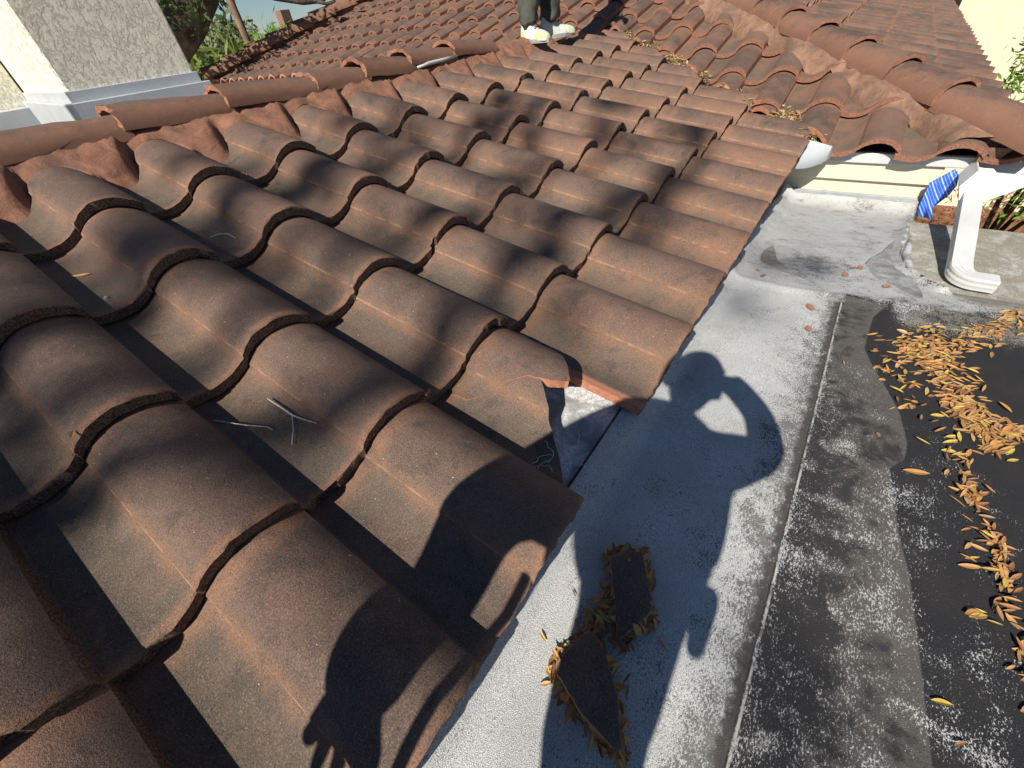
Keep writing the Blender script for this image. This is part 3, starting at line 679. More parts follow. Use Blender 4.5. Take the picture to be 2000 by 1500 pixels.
def put_leaf(x,y,z,L_,ang,me,label,group=None,tilt=.15,nrm=None,name='fallen_leaf'):
    o=bpy.data.objects.new(name,me); C.objects.link(o); o.location=(x,y,z); o.scale=(L_,L_,L_)
    o.rotation_euler=(rng.gauss(0,tilt),rng.gauss(0,tilt),ang)
    if nrm: o.rotation_euler[1]+=nrm[1]; o.rotation_euler[0]+=nrm[0]
    return tag(o,label,'leaf',group)
def leaf_pile(name,items,mat,label,cat,kind='stuff'):
    """items: (x,y,z,len,angle,tiltx,tilty,width) -> one mesh"""
    Vs=[];Fs=[];RN=[];n=0
    for (x,y,z,L_,ang,tx,ty,wd) in items:
        V,F=leaf_verts(L_,L_*wd,rng.uniform(-.02,.07),4)
        R=Matrix.Rotation(ang,3,'Z')@Matrix.Rotation(ty,3,'Y')@Matrix.Rotation(tx,3,'X'); V=V@np.array(R).T+np.array([x,y,z])
        Vs.append(V);Fs+=[tuple(a+n for a in f) for f in F];RN.append(np.full(len(V),rng.random()));n+=len(V)
    o=mesh(name,np.concatenate(Vs),Fs,mat,None,rnd=np.concatenate(RN)); return tag(o,label,cat,None,kind)
# drift on the flat roof
path=[((1.50,-.485),(1.56,-.60),60,.035),((1.56,-.60),(1.84,-.76),45,.030),((1.50,-.53),(1.32,-.61),85,.042),((1.32,-.60),(1.20,-.655),60,.026),((1.27,-.62),(1.28,-.74),25,.012),((1.20,-.575),(1.10,-.60),16,.016),((1.10,-.59),(.97,-.63),40,.014),((.97,-.63),(.86,-.635),42,.012),((.86,-.635),(.72,-.65),30,.016),((1.45,-.44),(1.2,-.53),16,.03),((1.42,-.60),(1.25,-.62),30,.03),((1.62,-.50),(1.45,-.62),50,.05),((1.50,-.46),(1.30,-.50),30,.035),((1.36,-.56),(1.22,-.60),40,.035),((1.1,-.58),(.8,-.62),25,.03)]
drift=[]
for a,b,n_,sg in path:
    for q in range(n_):
        t=rng.random(); drift.append((a[0]+(b[0]-a[0])*t+rng.gauss(0,sg),a[1]+(b[1]-a[1])*t+rng.gauss(0,sg*.55)))
rng.shuffle(drift)
drift=[p for p in drift if p[0]<1.9]
for q,(x,y) in enumerate(drift[:285]):
    ang=rng.gauss(-.85,.75)
    put_leaf(x,y,zdeck(x,y)+.003+rng.random()*.009,rng.uniform(.017,.033),ang,leafmeshes[q%8],'narrow dry tan leaf in the drift along the black right-hand stain of the flat roof','leaves drifted on the flat roof',.13)
extra=[(x,y,zdeck(x,y)+rng.uniform(.001,.006),rng.uniform(.016,.03),rng.gauss(-.75,.6),rng.gauss(0,.2),rng.gauss(0,.2),rng.choice([.22,.3,.4])) for x,y in drift[285:]]
for _ in range(420):
    a,b,n_,sg=rng.choice(path[:5]); t=rng.random(); x=a[0]+(b[0]-a[0])*t+rng.gauss(0,sg*1.0); y=a[1]+(b[1]-a[1])*t+rng.gauss(0,sg*.55)
    extra.append((x,y,zdeck(x,y)+.002,rng.uniform(.02,.034),rng.gauss(-.75,.7),rng.gauss(0,.1),rng.gauss(0,.1),.28))
leaf_pile('leaf_litter',extra,M['leaf'],'bottom layer of dry leaves under the long drift on the flat roof','leaf litter')
# single leaves lying apart on the flat roof
singles=[((.745,-.172),'small green-tan leaf in the shadow, upper of two on the flat roof',.020,-.9,0),((.72,-.150),'small green-tan leaf in the shadow, lower of two on the flat roof',.019,-.8,0),
 ((1.50,-.275),'curled rust-red leaf between the head shadow and the roof lap',.032,.3,1),((1.62,-.262),'crumpled brown leaf near the top end of the roof lap',.036,.6,1),((1.78,-.10),'small brown leaf near the eave at the head of the flat roof',.03,-.3,1),((1.83,-.075),'pale yellow leaf scrap near the eave at the head of the flat roof',.022,.9,0),
 ((2.05,-.375),'reddish leaf on the pale ramp below the curb',.032,.2,1),((1.94,-.335),'brown leaf at the crack across the flat roof',.034,-.2,1),((1.90,-.45),'faded red leaf lying by the grey sealant patch',.036,-.5,1),
 ((1.135,-.455),'tiny pink leaf on the grey silt',.016,.1,1),((1.06,-.520),'long yellow leaf alone left of the drift',.045,-1.25,0),((1.12,-.70),'yellow leaf on the black stain right of the drift',.028,-1.0,0),
 ((.64,-.555),'orange leaf lying alone on speckled black near the bottom right',.026,-1.2,0),((.60,-.572),'small green leaf near the bottom right of the flat roof',.018,-.8,0),((.535,-.575),'yellow round leaf near the lower right corner',.022,.5,0),
 ((.57,-.60),'tan leaf between the drift and the lower right corner',.024,-1.1,0),((1.37,-.372),'small orange leaf beside the white lap edge',.018,.3,0),((.49,-.062),'bright orange leaf at the shadow edge left of the tile shards',.016,.9,0),((.402,-.052),'little orange leaf lying on the pale roof below the eave',.018,1.2,0),
 ((.60,-.67),'broad yellow leaf at the right edge of the flat roof',.035,.2,0),((.80,-.60),'dull brown leaf at the left fringe of the drift',.03,-.9,0)]
for q,((x,y),lab,L_,an,red) in enumerate(singles):
    put_leaf(x,y,zdeck(x,y)+.004,L_,an,leafred[q%2] if red else leafmeshes[(q*3)%8],lab,None,.12)
# ---- two loose tile shards on the flat roof, each on a nest of leaves
def shard(outline,zt,label,seed,bulge,axis):
    g=np.random.default_rng(seed); pts=[]
    n=len(outline)
    for i in range(n):
        a=np.array(outline[i]);b=np.array(outline[(i+1)%n]); m_=max(2,int(np.linalg.norm(b-a)/.006))
        for k in range(m_): p=a+(b-a)*k/m_; pts.append(p+g.normal(0,.0007,2))
    pts=np.array(pts); c=pts.mean(0); ax_=np.array([math.cos(axis),math.sin(axis)]); pr=np.array([-ax_[1],ax_[0]])
    hw=np.abs((pts-c)@pr).max()
    def zt_(p): q=((p-c)@pr)/hw; return zt-bulge*q*q
    V=[];F=[];fr=[1,.97,.8,.55,.28]
    for f in fr:
        for p in pts: pp=c+(p-c)*f; V.append((pp[0],pp[1],zt_(pp)-(.002 if f==1 else 0)))
    V.append((c[0],c[1],zt)); m_=len(pts)
    top=len(V)
    for p in pts: V.append((p[0],p[1],zt_(p)-.015))
    V.append((c[0],c[1],zt-.016))
    mi=[]
    for a in range(len(fr)-1):
        for i in range(m_): F.append((a*m_+i,a*m_+(i+1)%m_,(a+1)*m_+(i+1)%m_,(a+1)*m_+i)); mi.append(0)
    a=len(fr)-1
    for i in range(m_): F.append((a*m_+i,a*m_+(i+1)%m_,top-1)); mi.append(0)
    for i in range(m_): F.append((i,top+i,top+(i+1)%m_,(i+1)%m_)); mi.append(1); F.append((top+(i+1)%m_,top+i,len(V)-1)); mi.append(1)
    uv=[(.62+.2*(np.array(v[:2])-c)@pr/hw,.5) for v in V]
    o=mesh('tile_shard',V,F,[M['tile'],M['raw']],None,mi=mi,uv=uv,rnd=.2); add_smooth(o,30); return tag(o,label,'tile piece')
s1=[(.576,-.087),(.599,-.110),(.610,-.135),(.526,-.185),(.460,-.159),(.504,-.130)]
s2=[(.447,-.113),(.424,-.155),(.387,-.188),(.344,-.213),(.335,-.212),(.346,-.149),(.365,-.102),(.392,-.096)]
shard(s1,-.078,'oblong dark tile shard, upper of two loose on the flat roof',11,.006,2.55)
shard(s2,-.068,'pointed dark tile shard, lower of two loose on the flat roof',12,.012,2.3)
def nest(outline,n_,spread,label,cat='leaf litter',bias=(0,0)):
    it=[]
    m_=len(outline)
    for _ in range(n_):
        i=rng.randrange(m_); a=outline[i];b=outline[(i+1)%m_];t=rng.random(); x=a[0]+(b[0]-a[0])*t;y=a[1]+(b[1]-a[1])*t
        c=(sum(p[0] for p in outline)/m_,sum(p[1] for p in outline)/m_); dx,dy=x-c[0],y-c[1]; r=math.hypot(dx,dy); e=rng.uniform(-.012,spread)
        x+=dx/r*e+bias[0];y+=dy/r*e+bias[1]
        it.append((x,y,-.108+rng.random()*(.024 if e<.01 else .010),rng.uniform(.018,.030),rng.uniform(0,6.28),rng.gauss(0,.4),rng.gauss(0,.35),rng.choice([.25,.3,.4])))
    return leaf_pile('leaf_nest',it,M['leaf'],label,cat)
nest(s1,190,.016,'dry leaves caught round the upper loose tile shard')
nest(s2,210,.014,'dry leaves caught round the lower loose tile shard')
it=[(rng.gauss(.475,.022),rng.gauss(-.118,.008),-.105+rng.random()*.015,rng.uniform(.018,.028),rng.uniform(0,6.28),rng.gauss(0,.3),rng.gauss(0,.3),.3) for _ in range(70)]
leaf_pile('leaf_nest',it,M['leaf'],'dry leaves heaped between the two loose tile shards','leaf litter')
for q,(x,y,a_) in enumerate([(.498,-.215,1.0),(.468,-.178,.9),(.41,-.195,.2),(.425,-.188,-.2),(.35,-.09,-.9)]):
    put_leaf(x,y,-.104,.020,a_,leafmeshes[q],['olive leaf lying apart right of the upper shard','dark leaf just under the tip of the upper shard','leaf right of the lower shard, the lower one','leaf right of the lower shard, the upper one','brown leaf left of the lower shard tip'][q],None,.1)
# debris in the valley between the two tiled roofs
def debris(lo,hi,n_,wd,label,base=.0):
    it=[]
    for _ in range(n_):
        t=rng.random(); y=lo+(hi-lo)*t; off=abs(rng.gauss(0,wd)); x=VAL+VS*y+.01+off; z=Z2+(x-X2)*math.tan(P2_)-.030+rng.random()*.055*max(.2,1-off/.16)+base
        it.append((x,y+rng.gauss(0,.02),z,rng.uniform(.018,.045),rng.gauss(2.6,.9),rng.gauss(0,.35),rng.gauss(0,.35)-.2,rng.choice([.16,.22,.3])))
    return leaf_pile('valley_debris',it,M['straw'],label,'leaf litter')
debris(-.05,.22,800,.075,'straw-coloured leaf debris at the foot of the tile valley')
debris(.36,.62,320,.04,'small straw leaf clump in the valley above the lowest heap')
debris(.75,1.15,700,.06,'straw leaf heap in the middle of the tile valley')
debris(1.25,1.72,760,.07,'uppermost straw leaf heap in the tile valley')
# metal trough of the valley below the debris
slab('valley_trough',[(3.02,-.02,-.085),(3.32,-.02,-.055),(4.85,1.9,.38),(4.6,1.95,.38)],.01,M['mortar2'],house)
# ---- twigs and single bits on the tiles
def twig(pts,label):
    bm=bmesh.new()
    for seg,rr in pts: tube(bm,seg,rr,6)
    o=from_bm('twig',bm,M['twig'],None,True); return tag(o,label,'twig')
def T1(x,s,dh=.0):
    u=(x/W)%1; k=max(0,math.floor(s/EX)); h=float(prof(np.array([u]))[0])-DROP*(s/EX-k)+dh; return Vector(f1(np.array(x),np.array(s),np.array(h)))
def tw(x,y,dh=.005): return T1(x,y/cp,dh)
twig([([tw(.316,.655),tw(.346,.597,.010),tw(.369,.562,.008),tw(.372,.549,.004)],[.0012,.0011,.0010,.0013])],'thin bent white twig lying across the shadowed pan of a lower tile')
twig([([tw(.41,.612,.010),tw(.412,.565,.010),tw(.414,.535,.006),tw(.422,.50,.004),tw(.428,.475,.006)],[.0016,.0018,.0020,.0013,.0008]),([tw(.413,.537,.006),tw(.395,.512,.006),tw(.372,.488,.005)],[.0012,.0011,.0010])],'forked grey twig lying on a lower tile')
twig([([tw(.664,1.237),tw(.682,1.218,.012),tw(.696,1.19,.012),tw(.70,1.16,.006)],[.0011,.0011,.0012,.0012])],'small curved pale twig on an upper left tile')
q=tw(.361,1.302,.003); put_leaf(q.x,q.y,q.z,.05,-.75,leafmeshes[0],'slim yellow leaf lying on an upper left tile',None,.05,(R_(14),0))
q=tw(.151,.728,.008); put_leaf(q.x,q.y,q.z,.022,1.2,leafmeshes[4],'little yellow leaf caught under a tile lip at the left',None,.2,(R_(14),0))
bm=bmesh.new(); bmesh.ops.create_icosphere(bm,subdivisions=1,radius=.006); 
for v in bm.verts: v.co*=rng.uniform(.7,1.2)
o=from_bm('pebble',bm,M['white'],None); o.location=tw(.356,1.147,.004); tag(o,'tiny white chip on the tile below the slim yellow leaf','chip')
# mortar crumbs at tile joints
for q,(i,k) in enumerate([(2,1),(4,2),(5,2),(3,4),(5,3),(4,3),(6,1),(7,1)]):
    bm=bmesh.new()
    for a in range(3):
        b=bmesh.ops.create_icosphere(bm,subdivisions=1,radius=rng.uniform(.003,.0052),matrix=Matrix.Translation(Vector(f1(np.array(i*W+.003+a*.007),np.array(k*EX+.003+rng.uniform(-.004,.002)),np.array(-.014-a*.003)))))['verts']
    from_bm('mortar_crumb',bm,M['raw'],low)
# patches on the flat roof
patch('sealant_patch',[(2.03,-.050),(1.96,-.062),(1.90,-.10),(1.84,-.16),(1.80,-.235),(1.86,-.205),(1.92,-.16),(1.99,-.115),(2.10,-.095),(2.20,-.07),(2.12,-.052)],.003,None,flat,'grey curved sealant patch near the eave')
patch('sealant_patch',[(2.58,-.50),(2.45,-.465),(2.32,-.44),(2.20,-.40),(2.12,-.385),(2.00,-.41),(1.90,-.455),(1.84,-.50),(1.80,-.54),(1.90,-.545),(2.0,-.52),(2.10,-.49),(2.22,-.485),(2.38,-.487),(2.52,-.507)],.004,None,flat,'long cracked sealant patch along the curb')
bm=bmesh.new(); cp_=[]
for X_ in np.linspace(1.98,2.62,16): y_=float(np.interp(X_,curbX,curbY)); cp_.append((X_,y_-.004,zdeck(X_,y_+.012)-.002+.012*math.sin((X_-1.98)/.64*3.1)))
tube(bm,cp_,[.004+.009*math.sin(math.pi*k/15) for k in range(16)],8); o=from_bm('membrane_edge',bm,M['felt'],flat,True); o['label']='curled pale edge of the roof membrane along the curb'
# ---------------------------------------------------------------- blue striped sheet hanging at the wall corner
def bluesheet():
    V=[];F=[];mi=[]
    outl=[((3.19,-.50,-.275),(3.19,-.64,-.145)),((3.19,-.515,-.335),(3.21,-.69,-.25)),((3.19,-.49,-.36),(3.20,-.62,-.345))]
    n=8
    rows=[]
    A=[(3.15,-.643,-.109),(3.15,-.612,-.145),(3.15,-.580,-.178),(3.15,-.585,-.243),(3.15,-.586,-.281),(3.15,-.600,-.335)]
    B=[(3.16,-.669,-.135),(3.16,-.683,-.180),(3.16,-.673,-.234),(3.16,-.655,-.275),(3.15,-.645,-.290),(3.15,-.665,-.345)]
    for a,b in zip(A,B):
        for k in range(n+1): t=k/n; p=Vector(a).lerp(Vector(b),t); p.x+=.010*math.sin(t*9+a[2]*30); V.append(p)
    for i in range(len(A)-1):
        for k in range(n): F.append((i*(n+1)+k,i*(n+1)+k+1,(i+1)*(n+1)+k+1,(i+1)*(n+1)+k))
    o=mesh('plastic_sheet',V,F,M['blue'],None,True); s=o.modifiers.new('t','SOLIDIFY'); s.thickness=.001; return tag(o,'crumpled blue plastic sheet with white stripes at the wall corner by the downspout','sheet')
bluesheet()
# ---------------------------------------------------------------- people
def skinned(name,pts,edges,rad,mat,parent=None,root=0,sub=2,label=None):
    me=bpy.data.meshes.new(name); me.from_pydata([tuple(p) for p in pts],edges,[]); me.materials.append(mat)
    o=bpy.data.objects.new(name,me); C.objects.link(o); setparent(o,parent)
    s=o.modifiers.new('skin','SKIN'); 
    for i,v in enumerate(me.skin_vertices[0].data):
        r=rad[i]; v.radius=(r,r) if not hasattr(r,'__len__') else r; v.use_root=(i==root)
    s.use_smooth_shade=True; b=o.modifiers.new('sub','SUBSURF'); b.levels=sub; b.render_levels=sub
    return o
def hand_chain(pts,edges,rad,wrist,palm,fd,side,scale=1.,spread=1.):
    """palm plus five fingers appended to a skeleton; fd finger direction, side across the palm"""
    w_=len(pts)-1 if wrist is None else wrist
    pts.append(palm); rad.append((.036*scale,.018*scale)); p=len(pts)-1; edges.append((w_,p)); return p
def fingers(name,palm,fd,side,down,mat,parent,sc_=1.,curl=.25):
    for k,(o_,L_) in enumerate([(-.030,.066),(-.010,.078),(.010,.073),(.029,.056)]):
        b=palm+side*o_*sc_; d=(fd+side*o_*7).normalized(); a=[b-fd*.01,b+d*L_*.42*sc_,b+(d+down*curl).normalized()*L_*.75*sc_+down*.004,b+(d+down*curl*2).normalized()*L_*1.02*sc_+down*.010]
        skinned(name,a,[(0,1),(1,2),(2,3)],[.0088*sc_,.0082*sc_,.0076*sc_,.0066*sc_],mat,parent,0,2)
    b=palm-fd*.035*sc_-side*.032*sc_; d=(fd*.7-side*.8).normalized(); skinned(name,[b,b+d*.028*sc_,b+(d+fd*.4).normalized()*.055*sc_],[(0,1),(1,2)],[.011*sc_,.0095*sc_,.0078*sc_],mat,parent,0,2)
def head(c,fwd,r,parent,hair=True,up=Vector((0,0,1))):
    fwd=fwd.normalized(); sd=fwd.cross(up).normalized(); up=sd.cross(fwd).normalized()
    bm=bmesh.new(); bmesh.ops.create_uvsphere(bm,u_segments=24,v_segments=16,radius=1)
    for v in bm.verts:
        x,y,z=v.co; f=max(0,x)
        y*=.78*(1-.18*max(0,-z)); x*=.92*(1-.05*max(0,-z)); z*=1.12
        if f>.6: 
            x+=.20*math.exp(-((y/.13)**2+((z+.05)/.22)**2)); x-=.07*math.exp(-(((abs(y)-.28)/.13)**2+((z-.14)/.12)**2)); x+=.05*math.exp(-((y/.22)**2+((z+.45)/.08)**2)); x+=.05*math.exp(-((y/.2)**2+((z+.85)/.15)**2))
        if abs(y)>.72 and abs(x)<.25 and -.3<z<.25: y*=1.16
        v.co=c+(fwd*x+sd*y+up*z)*r
    h=from_bm('head',bm,M['skin'],parent,True)
    if hair:
        bm=bmesh.new(); bmesh.ops.create_uvsphere(bm,u_segments=24,v_segments=16,radius=1); kill=[]
        for v in bm.verts:
            x,y,z=v.co
            if (x>.35 and z<.45) or z<-.35: kill.append(v)
            v.co=c+(fwd*x*.98+sd*y*.86+up*z*1.18)*r*1.03
        bmesh.ops.delete(bm,geom=kill,context='VERTS'); ho=from_bm('hair',bm,M['hair'],parent,True); s=ho.modifiers.new('t','SOLIDIFY'); s.thickness=.008
    return h
# ---- worker standing on the ridge
wk=empty('person',(3.42,1.88,.49),'person in dark olive trousers and white and lime sneakers standing on the ridge','person')
def shoe(x,y,z,ang,par):
    bm=bmesh.new(); K_=1.08
    prof_=[(-.075,.030,.030,.095),(-.05,.036,.03,.105),(-.01,.037,.0,.085),(.04,.040,.0,.068),(.09,.046,.0,.056),(.14,.046,.0,.046),(.175,.036,.0,.036),(.19,.018,.0,.024)]
    rings=[]
    for (a,hw,_,h) in prof_:
        r=[]
        for k in range(12):
            t=2*math.pi*k/12; yy=math.cos(t)*hw; zz_=max(0,math.sin(t))*h*1.1*K_ if math.sin(t)>0 else math.sin(t)*.008
            r.append(bm.verts.new(Matrix.Rotation(ang,3,'Z')@Vector((a*K_,yy*K_,zz_))+Vector((x,y,z))))
        rings.append(r)
    for i in range(len(rings)-1):
        for k in range(12): bm.faces.new((rings[i][k],rings[i][(k+1)%12],rings[i+1][(k+1)%12],rings[i+1][k]))
    bm.faces.new(rings[0]); bm.faces.new(rings[-1][::-1]); bmesh.ops.recalc_face_normals(bm,faces=bm.faces[:])
    o=from_bm('sneaker',bm,M['shoe'],par,True); s=o.modifiers.new('s','SUBSURF'); s.levels=1; s.render_levels=1
    R3=Matrix.Rotation(ang,3,'Z'); P0=Vector((x,y,z)); bm=bmesh.new(); ring=[]
    for zz_ in (-.012,.010):
        ring.append([bm.verts.new(R3@Vector(((.055+.138*math.cos(t))*K_,(.047-.006*math.cos(t*2))*math.sin(t)*K_,zz_))+P0) for t in [2*math.pi*k/28 for k in range(28)]])
    for k in range(28): bm.faces.new((ring[0][k],ring[0][(k+1)%28],ring[1][(k+1)%28],ring[1][k]))
    bm.faces.new(ring[0][::-1]); bm.faces.new(ring[1]); from_bm('sole',bm,M['straw_sole'],o)
    bm=bmesh.new()
    for k in range(4):
        xx=(.035+.022*k)*K_; hz=(.098-.012*k)*K_
        tube(bm,[R3@Vector((xx,-.024,hz-.016))+P0,R3@Vector((xx+.006,0,hz-.004))+P0,R3@Vector((xx+.012,.024,hz-.016))+P0],.003,5)
    from_bm('laces',bm,M['hair'],o,True)
fz=.505
LF=Vector((3.40,1.90,fz-.012)); RF=Vector((3.66,1.88,fz-.012))
shoe(LF.x-.01,LF.y-.01,LF.z,-1.9,wk); shoe(RF.x-.01,RF.y+.0,RF.z,-.55,wk)
hipz=fz+.92; H0=Vector((3.53,1.93,hipz))
def legw(F_,sx):
    hip=H0+Vector((sx*.09,0,0)); kn=F_.lerp(hip,.52)+Vector((-.03,-.03,0)); an=F_+Vector((0,0,.10))
    a=[hip,hip.lerp(kn,.5),kn,kn.lerp(an,.35),kn.lerp(an,.7),an+Vector((0,0,.02)),an-Vector((0,0,.025))]
    return a
pts=[H0,H0+Vector((0,0,.06))]; ed=[(0,1)]; rad=[(.15,.11),(.15,.11)]
for F_,sx in ((LF,-1),(RF,1)):
    a=legw(F_,sx); b=len(pts); pts+=a; ed.append((0,b)); ed+=[(b+i,b+i+1) for i in range(len(a)-1)]; rad+=[.105,.098,.082,.082,.072,.066,.074]
skinned('trousers',pts,ed,rad,M['cloth'],wk,0,2)
tr=bpy.data.textures.new('cloth_folds','CLOUDS'); tr.noise_scale=.05
for o in wk.children:
    if o.name.startswith('trousers'):
        d=o.modifiers.new('fold','DISPLACE'); d.texture=tr; d.strength=.055; d.texture_coords='GLOBAL'
pts=[H0+Vector((0,0,.05)),H0+Vector((0,0,.22)),H0+Vector((-.02,0,.42)),H0+Vector((-.02,0,.52)),H0+Vector((-.02,0,.60)),
     H0+Vector((-.19,0,.48)),H0+Vector((-.27,-.03,.20)),H0+Vector((-.26,-.18,.02)),H0+Vector((.16,0,.48)),H0+Vector((.24,-.03,.20)),H0+Vector((.22,-.18,.03))]
skinned('shirt',pts,[(0,1),(1,2),(2,3),(3,4),(3,5),(5,6),(6,7),(3,8),(8,9),(9,10)],[(.14,.10),(.13,.10),(.16,.11),(.13,.09),.055,.065,.05,.035,.065,.05,.035],M['shirt'],wk,0,2)
head(H0+Vector((-.03,-.02,.74)),Vector((-.6,-.8,-.1)),.100,wk)
for sx,hb in ((-1,H0+Vector((-.26,-.22,-.02))),(1,H0+Vector((.22,-.22,-.01)))): 
    skinned('hand',[hb+Vector((0,.04,.03)),hb,hb+Vector((0,-.03,-.02))],[(0,1),(1,2)],[.026,(.036,.018),(.034,.016)],M['skin'],wk,0,1); fingers('finger',hb+Vector((0,-.03,-.03)),Vector((0,-.5,-.85)).normalized(),Vector((1,0,0)),Vector((0,.3,-.5)),M['skin'],wk,1.)
# ---- photographer, crouching behind the camera; only the shadow reaches the picture
ph=empty('person',(-.40,-.22,-.11),'photographer crouching behind the camera, seen only by the long blue shadow on the roof','person')
def B(g,t): return Vector(g)+SUN*t
D_=-.11
hd=B((1.118,-.070,D_),1.36); nk=B((1.035,-.060,D_),1.28); chs=B((.87,-.07,D_),1.18); up_=B((.72,-.105,D_),1.08); wa=B((.61,-.138,D_),.98); hp_=B((.50,-.155,D_),.93); pel=B((.40,-.170,D_),.88)
lsh=B((.828,.040,-.08),1.17); rsh=B((.870,-.165,D_),1.10)
lel=B((.470,.120,.01),.93); lfa=B((.315,.103,.01),.80); lwr=B((.240,.084,.01),.66)
rel=B((.975,-.275,D_),1.06); rfa=B((1.085,-.232,D_),1.13); rwr=B((1.155,-.165,D_),1.19)
rth=B((.31,-.185,D_),.80); rp_=B((1.165,-.140,D_),1.205); lp_=B((.205,.070,.01),.66); rkn=Vector((-.30,-.38,.06)); 
TORSO=[(0.838, -0.084, 1.285, 0.16),(0.724, -0.117, 1.172, 0.137),(0.643, -0.128, 1.098, 0.127),(0.593, -0.14, 1.051, 0.114),(0.556, -0.149, 1.015, 0.097),(0.495, -0.159, 0.959, 0.085),(0.431, -0.167, 0.903, 0.079),(0.387, -0.17, 0.865, 0.078),(0.348, -0.177, 0.83, 0.073),(0.306, -0.19, 0.786, 0.066),(0.261, -0.21, 0.738, 0.062),(0.203, -0.233, 0.675, 0.06)]
bm=bmesh.new(); pp=[];rr=[]
for i in range(len(TORSO)-1):
    for k in range(4):
        t=k/4; r_=[TORSO[i][c]+(TORSO[i+1][c]-TORSO[i][c])*t for c in range(4)]; pp.append(B((r_[0],r_[1],D_),r_[2])); rr.append(r_[3])
tube(bm,pp,rr,20); from_bm('jacket',bm,M['shirt'],ph,True)
pts=[up_,chs,nk,lsh,lel,rsh,rel,rfa,rwr,lfa,lwr,rp_,lp_]
ed=[(0,1),(1,2),(1,3),(3,4),(1,5),(5,6),(6,7),(7,8),(4,9),(9,10),(8,11),(10,12)]
rad=[.118,.112,.048,.072,.082,.066,.046,.034,.032,.070,.056,.034,.046]
skinned('sleeves',pts,ed,rad,M['shirt'],ph,0,2)
head(hd,Vector((.8,.0,-.5)),.073,ph)
# palm and fingers of the outstretched left hand
lp=B((.182,.070,.01),.66); ldv=(lp-lwr).normalized(); sdv_=SUN.cross(ldv).normalized()
hp2=[lwr]; he=[]; hr=[.038]
for k,(o_,L_) in enumerate([(-.034,.066),(-.011,.086),(.012,.092),(.033,.078)]):
    kn=lp+ldv*.022+sdv_*o_; d=(ldv+sdv_*o_*4).normalized(); b=len(hp2)
    hp2+=[lwr.lerp(kn,.5),kn,kn+d*L_*.45,kn+d*L_*.8-SUN*.004,kn+d*L_*1.05-SUN*.010]; he+=[(0,b),(b,b+1),(b+1,b+2),(b+2,b+3),(b+3,b+4)]; hr+=[.023,.0175,.0115,.0105,.009]
b=len(hp2); d=(ldv*.88-sdv_*.40).normalized(); hp2+=[lwr+ldv*.03-sdv_*.022,lwr+ldv*.03-sdv_*.026+d*.045,lwr+ldv*.035-sdv_*.028+d*.085]; he+=[(0,b),(b,b+1),(b+1,b+2)]; hr+=[.024,.016,.012]
bm=bmesh.new()
for (a_,b_) in he: tube(bm,[hp2[a_],hp2[a_].lerp(hp2[b_],.5),hp2[b_]],[hr[a_] if a_ else hr[b_]*1.15,(hr[b_]+(hr[a_] if a_ else hr[b_]*1.15))/2,hr[b_]],10)
for v_,r_ in zip(hp2[1:],hr[1:]): bmesh.ops.create_uvsphere(bm,u_segments=10,v_segments=6,radius=r_,matrix=Matrix.Translation(v_))
from_bm('hand',bm,M['skin'],ph,True)
# right hand gripping the phone
rp=B((1.163,-.122,D_),1.205)
skinned('hand',[rwr,rp],[(0,1)],[.024,(.034,.020)],M['skin'],ph,0,2)
fd=(hd+Vector((.05,.02,-.02))-rp).normalized(); fingers('finger',rp,fd,SUN.cross(fd).normalized(),-SUN,M['skin'],ph,.55,.2)
skinned('trousers',[Vector((-.42,-.30,.25)),Vector((-.34,-.36,.10)),Vector((-.50,-.34,-.06)),Vector((-.45,-.16,.18)),Vector((-.52,-.06,-.02))],
        [(0,1),(1,2),(0,3),(3,4)],[.09,.06,.05,.06,.045],M['cloth'],ph,0,2)
bm=bmesh.new(); st0=B((.43,-.004,.0),.90); tube(bm,[st0,st0.lerp(B((.15,-.010,.0),.50),.35),B((.28,.002,.0),.68),B((.15,-.010,.0),.50)],[.010,.010,.009,.009],8); from_bm('shadow_rod',bm,M['cloth'],ph,True)  # unseen rod added to cast the thin dark strip along the eave tiles
shoe(-.50,-.34,-.108,0,ph); shoe(-.44,.06,.01,0,ph)
boxo('phone',tuple(CAM+Vector((-.035,-.012,-.05))),tuple(CAM+Vector((-.026,.016,.05))),M['hair'],ph) if False else None
bp=B((.635,-.252,D_),.95); skinned('tool_pouch',[bp,bp+Vector((-.05,0,-.07))],[(0,1)],[.022,.014],M['cloth'],ph,0,2)
# ---------------------------------------------------------------- ground, neighbour, vegetation
V=[(-300,-300,-3.3),(600,-300,-3.3),(600,700,-3.3),(-300,700,-3.3)]
g_=mesh('ground',V,[(0,1,2,3)],M['ground']); tag(g_,kind='structure')
nb=empty('neighbour_house',(13.5,-6,-3.3),'cream wall of the neighbouring building beyond the side slope','building')
boxo('wall',(12.5,-9,-1.9),(20,-.95,4.5),M['cream'],nb); boxo('wall_base',(12.6,-8.9,-3.3),(19.9,-1.05,-1.9),M['cream'],nb)
far=empty('far_house',(60,96,-3.3),'distant house with grey roof and a brick chimney beyond the trees','house')
c0=CAM+Vector((.531,.847,0))*75
boxo('wall',(c0.x-9,c0.y-4,-3.3),(c0.x+9,c0.y+4,.0),M['cream'],far)
bm=bmesh.new(); vv=[bm.verts.new(p) for p in [(c0.x-10,c0.y-5,0),(c0.x+10,c0.y-5,0),(c0.x+10,c0.y+5,0),(c0.x-10,c0.y+5,0),(c0.x-7,c0.y,1.6),(c0.x+7,c0.y,1.6)]]
for f in ((0,1,5,4),(1,2,5),(2,3,4,5),(3,0,4),(3,2,1,0)): bm.faces.new([vv[i] for i in f])
from_bm('roof',bm,M['galv'],far); cc=CAM+Vector((.532,.8465,0))*70; boxo('chimney',(cc.x-.6,cc.y-.6,-1),(cc.x+.6,cc.y+.6,3.6),M['mortar2'],far)
